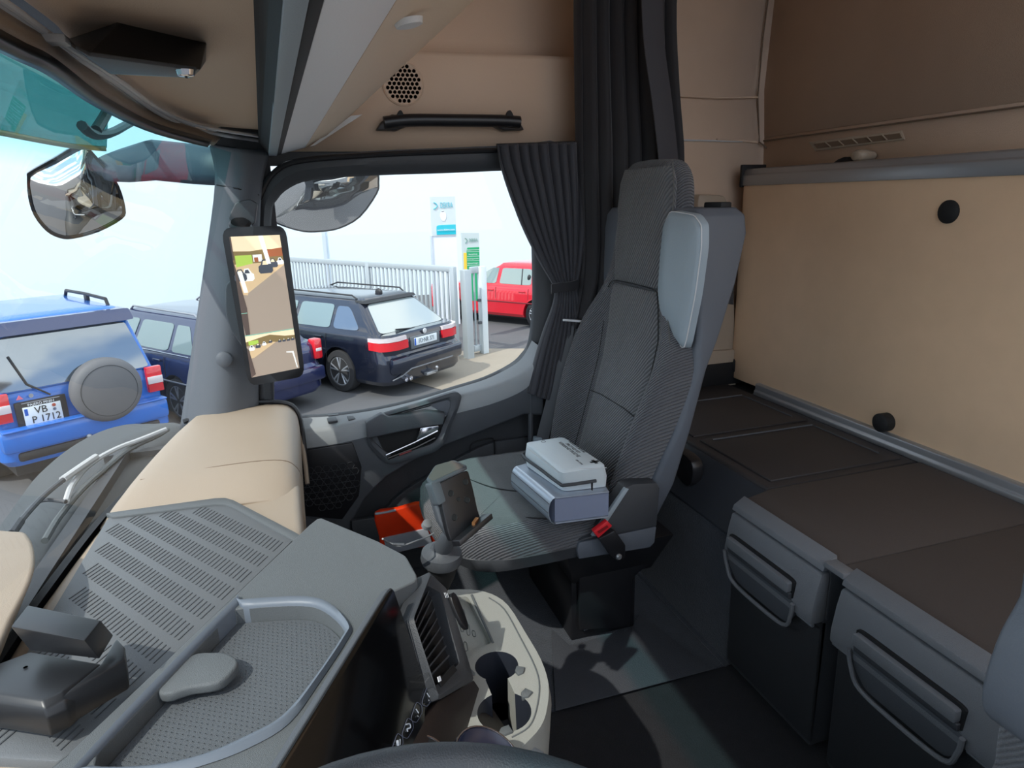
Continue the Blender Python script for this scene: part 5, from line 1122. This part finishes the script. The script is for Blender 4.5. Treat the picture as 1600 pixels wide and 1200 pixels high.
p=P(757,552,Z=GZ); build(MB().box((p.x,p.y,GZ+.84),(.13,.13,1.68),M.Rotation(.4,3,'Z')),'post',mat('pale_steel',lin((214,222,224)),.5),gf2,bevel=.006)
q=P(747,553,Z=GZ)
for z in (1.62,.12): build(MB().box((q.x,q.y,GZ+z),(.08,.22,.12),M.Rotation(.4,3,'Z')),'bracket',gal,gf2,bevel=.008)
for z in (1.05,.62): build(MB().box((q.x-.05,q.y-.05,GZ+z),(.05,.08,.05),M.Rotation(.4,3,'Z')),'latch',dark2,gf2,bevel=.008)
edge([V((q.x-.02,q.y+.03,GZ+.1)),V((q.x-.02,q.y+.03,GZ+1.6))],.02,gal,'rod',gf2)
# ------------------------------------------------------------ signs
sgn=mat('sign_pale_grey',lin((206,216,218)),.5); teal=mat('sign_teal',lin((0,186,204)),.5); grn=mat('sign_green',lin((24,160,104)),.5); yel=mat('sign_yellow',lin((246,200,60)),.5); tl2=mat('logo_teal',lin((90,190,206)),.5); gr2=mat('logo_grey_green',lin((120,160,150)),.5)
s1=thing('company_sign',V((15.5,-3.36,GZ)),'tall pale grey sign with a teal panel, taller of the two signs','sign')
Sx=15.5
build(MB().prism(PS([(672,308),(711,307),(713,368),(675,369)],X=Sx),(.06,0,0)),'panel',sgn,s1)
pa=build(MB().prism([V((Sx+.02,-3.04,.36)),V((Sx+.02,-3.66,.36)),V((Sx+.02,-3.66,GZ)),V((Sx+.02,-3.04,GZ))],(.05,0,0)),'lower_panel',mat('sign_white',lin((236,242,248)),.5),s1)
build(MB().prism([V((Sx-.01,-3.03,.36)),V((Sx-.01,-3.07,.36)),V((Sx-.01,-3.07,GZ)),V((Sx-.01,-3.03,GZ))],(.05,0,0)),'side_edge',gm,s1)
bb_=build(MB().prism(rnd(PS([(682,352),(712,350.5),(712.5,366),(682.5,367)],X=Sx-.01),[.2,.02,.02,.02],3),(.01,0,0)),'teal_panel',teal,s1)
def yd(a,b,X): 
    A=P(*a,X=X);B=P(*b,X=X); return A,(B-A).normalized()
A,r_=yd((697.5,321),(708,321),Sx-.012); text(tl2,'DEKRA',A,(0,-1,0),(0,0,1),.18,s1,'lettering',.002,sx=.52)
text(white,'www.dekra.com',P(697,359,X=Sx-.03),(0,-1,0),(0,0,1),.062,s1,'lettering',.002)
build(MB().tube(PS([(677.5,316.5),(681,318),(683.5,321.5),(681,325),(677.5,327)],X=Sx-.01),.013,6),'logo_mark',tl2,s1)
build(MB().prism([P(692.5,337,X=Sx-.01)+V((0,math.cos(a*PI/8)*.075,math.sin(a*PI/8)*.12)) for a in range(16)],(.005,0,0)),'crest',white,s1); build(MB().tube(PS([(690,330.5),(694,330)],X=Sx-.012),.006,5),'crest_line',dark2,s1)
s2=thing('directory_sign',V((13.5,-3.47,GZ)),'smaller pale grey sign with green and yellow panels, just above the gate post','sign')
Sx=13.5
build(MB().prism([P(721,364,X=Sx),P(748.5,364,X=Sx),P(750,470,X=Sx),P(726,470,X=Sx)],(.06,0,0)),'panel',mat('sign_grey',lin((196,206,206)),.5),s2)
build(MB().prism(rnd(PS([(729,387),(749,386),(750,470),(731,470)],X=Sx-.01),[.1,.02,.02,.02],3),(.01,0,0)),'green_panel',grn,s2)
build(MB().prism(PS([(724.5,395),(729.5,395),(731.5,470),(727,470)],X=Sx-.008),(.008,0,0)),'yellow_panel',yel,s2)
for k in range(4): edge(PS([(730,393.5+k*7),(749,393+k*7)],X=Sx-.012),.003,white,'line',s2); text(white,['Hauptuntersuchung','Begutachtung','Schadengutachten','Gebrauchtwagen'][k],P(739,390.2+k*7,X=Sx-.014),(0,-1,0),(0,0,1),.034,s2,'lettering',.001)
text(gr2,'DEKRA',P(739.5,375.5,X=Sx-.012),(0,-1,0),(0,0,1),.10,s2,'lettering',.002,sx=.58)
build(MB().tube(PS([(726.5,372),(729,373.5),(730,376),(728.5,378.5),(727,380)],X=Sx-.01),.008,6),'logo_mark',gr2,s2)
# ------------------------------------------------------------ truck's outside mirrors, visor, wipers
mir=mat('mirror_glass',(.8,.82,.82),.02,1)
def domed(outl,c,n,bul,name,m,par,rings=6):
    n=V(n).normalized(); R=[]
    for k in range(rings+1):
        f=1-k/rings*.999; R.append([c+(p-c)*f+n*bul*(1-f*f) for p in outl])
    return build(MB().loft(R,caps=False),name,m,par,smooth=180)
wm=thing('wide_angle_mirror',P(120,305,T=.00187),'rounded wide angle mirror hanging outside the windshield at the upper left','mirror')
def planeC(x,y,T,tilt,yaw=0):
    c=P(x,y,T=T); n=(CP-c).normalized(); n=M.Rotation(yaw,3,'Z')@n; h_=n.cross(V((0,0,1))).normalized(); n=M.Rotation(tilt,3,h_)@n; return c,n
c,n=planeC(120,305,.00187,-.30)
ho=[(42,276),(46,268),(85,246),(112,230),(130,228),(140,232),(156,250),(169,265),(186,290),(196,325),(191,341),(155,361),(115,372),(93,371),(72,360),(53,336),(44,308)]
gi=[(47,278),(88,256),(128,234),(140,238),(155,254),(167,268),(182,292),(191,325),(187,338),(153,357),(115,368),(95,367),(76,357),(57,334),(49,306)]
Hh_=cr([P(x,y,pl=(c,n)) for x,y in ho],3); Gi=cr([P(x,y,pl=(c+n*.004,n)) for x,y in gi],3)
build(MB().loft([Hh_,[c+(p-c)*.96-n*.03 for p in Hh_],[c+(p-c)*.6-n*.07 for p in Hh_]]),'housing',mat('mirror_shell_grey',lin((120,128,140)),.4),wm,smooth=60)
build(MB().loft([Hh_,[p+n*.006 for p in Hh_],[p+n*.004 for p in cr([P(x,y,pl=(c+n*.004,n)) for x,y in gi],3)][:len(Hh_)] if False else [c+(p-c)*.94+n*.006 for p in Hh_]],caps=False),'rim',blk,wm)
domed(Gi,c,n,.035,'glass',mir,wm)
def limb(a,b,ra,rb,m,name,par,T1,T2):
    R=[]
    for (x,y),(rx,ry),T in ((a,ra,T1),(b,rb,T2)):
        R.append([P(x+math.cos(k*PI/8)*rx*(.8 if abs(math.sin(k*PI/8))>.9 else 1),y+math.sin(k*PI/8)*ry,T=T*(1+.03*math.cos(k*PI/8))) for k in range(16)])
    return R
R=[]
for (x,y,rx,ry,T) in ((176,262,6,22,.00188),(200,258,10,27,.00188),(240,250,12,32,.00185),(300,256,14,32,.00181),(338,260,12,30,.00178),(360,262,8,28,.00176)):
    R.append([P(x+math.sin(k*PI/8)*rx*.3,y+math.sin(k*PI/8)*ry,T=T)+V((0,.05*math.cos(k*PI/8),0)) for k in range(16)])
build(MB().loft(R),'mirror_arm',mat('mirror_arm_dark',lin((46,58,72)),.5),wm,smooth=50)
km=thing('kerb_mirror',P(510,320,T=.0021),'large oval kerb mirror above the outside of the passenger door window','mirror')
c,n=planeC(505,290,.0022,-.34)
ko=[(424,341),(420,310),(428,270),(460,248),(510,240),(560,246),(588,268),(591,285),(588,302),(562,338),(530,356),(500,361),(475,361),(445,353)]
K=cr([P(x,y,pl=(c,n)) for x,y in ko],3)
build(MB().loft([K,[c+(p-c)*.97-n*.03 for p in K],[c+(p-c)*.6-n*.08 for p in K]]),'housing',blk,km,smooth=60)
build(MB().tube([p for p in K],.004,6,True),'rim',dark2,km)
domed([c+(p-c)*.985+n*.003 for p in K],c,n,.06,'glass',mir,km)
vis=thing('sun_visor',P(60,200,Y=.47),'smoky green outside sun visor above the windshield','visor')
vb=[P(x,y,Y=Y) for x,y,Y in ((-300,150,.56),(-120,180,.55),(0,205,.52),(60,217,.49),(110,226,.46),(150,230,.43),(167,231,.41))]
vt_=[V((p.x,p.y-.10,p.z+.20)) for p in vb]; vm_=[V((p.x,p.y-.02,p.z+.10)) for p in vb]
vg=glass('smoky_visor',(.26,.45,.44),None,.6)
build(MB().loft([cr(vb,4,False),cr(vm_,4,False),cr(vt_,4,False)],closed=False,caps=False),'panel',vg,vis,smooth=180,solid=.004)
edge(cr([p+V((0,.002,-.002)) for p in vb],4,False),.006,mat('visor_edge',lin((190,180,150)),.5),'edge',vis)
brm=mat('bracket_dark_green',lin((24,50,56)),.5)
edge(cr([P(*q,Y=.40) for q in ((128,196),(146,210),(172,208),(196,196),(215,186))],4,False),.011,brm,'bracket',vis); edge([P(150,204,Y=.40),P(160,188,Y=.40),P(170,170,Y=.39)],.012,brm,'bracket',vis)
ck=thing('wiper_cowl',V((1.4,.6,.4)),'curved dark plastic panel below the windshield, outside, under the wipers','panel')
arcp=[(238,664),(200,664),(156,676),(109,702),(62,742),(31,782),(2,822),(-60,900),(-140,1010)]
inn_=[(292,672),(262,700),(225,735),(186,772),(150,810),(105,862),(60,920),(0,1010),(-60,1110)]
A=[P(x,y,Z=.45) for x,y in arcp];B=[P(x,y,Z=.485) for x,y in inn_]
B=[b+V((0,-.03,0)) for b in B]
A=cr(A,4,False);B=cr(B,4,False)
build(MB().loft([B,[a.lerp(b,.5)+V((0,0,.012)) for a,b in zip(A,B)],A,[a+V((0.02,.03,-.06)) for a in A]],closed=False,caps=False),'panel',mat('cowl_grey',lin((52,54,55)),.5),ck,smooth=180,solid=.005)
wp=thing('windshield_wiper',P(160,730,Z=.53),'silver and black windshield wiper with long blade lying along the bottom of the windshield','wiper')
def wz(pts,z): return cr([P(x,y,Z=z) for x,y in pts],4,False)
build(MB().tube(wz([(103,784),(108,768),(114,756),(131,734),(156,715),(187,699),(219,687),(259,671)],.528),.007,8),'blade_bracket',greyl,wp)
build(MB().tube(wz([(70,845),(82,824),(94,806),(125,768),(162,734),(200,703),(244,682),(262,671)],.515),.007,8),'blade',mat('wiper_rubber',lin((88,92,92)),.4),wp)
build(MB().tube(wz([(34,812),(46,795),(58,785),(76,781),(103,784)],.53),.0045,8),'arm',dark2,wp)
w2=thing('windshield_wiper',P(90,760,Z=.53),'thick grey wiper arm ending in a flat head, left of the long wiper blade','wiper')
build(MB().tube(wz([(20,830),(34,812),(56,787),(76,768),(100,749)],.545),.006,8),'arm',dark2,w2)
build(MB().tube(wz([(98,750),(125,731),(150,714)],.545),.009,8),'head',greyl,w2)
build(MB().tube(wz([(18,834),(32,814)],.545),.0085,8),'joint',dark,w2)
S.view_settings.view_transform='Standard'; S.view_settings.look='None'; S.view_settings.exposure=EXPO; S.view_settings.gamma=1; S.view_settings.use_curve_mapping=False
S.cycles.max_bounces=8; S.cycles.transparent_max_bounces=12; S.cycles.diffuse_bounces=5; S.cycles.glossy_bounces=4; S.cycles.sample_clamp_indirect=4; S.cycles.use_denoising=True
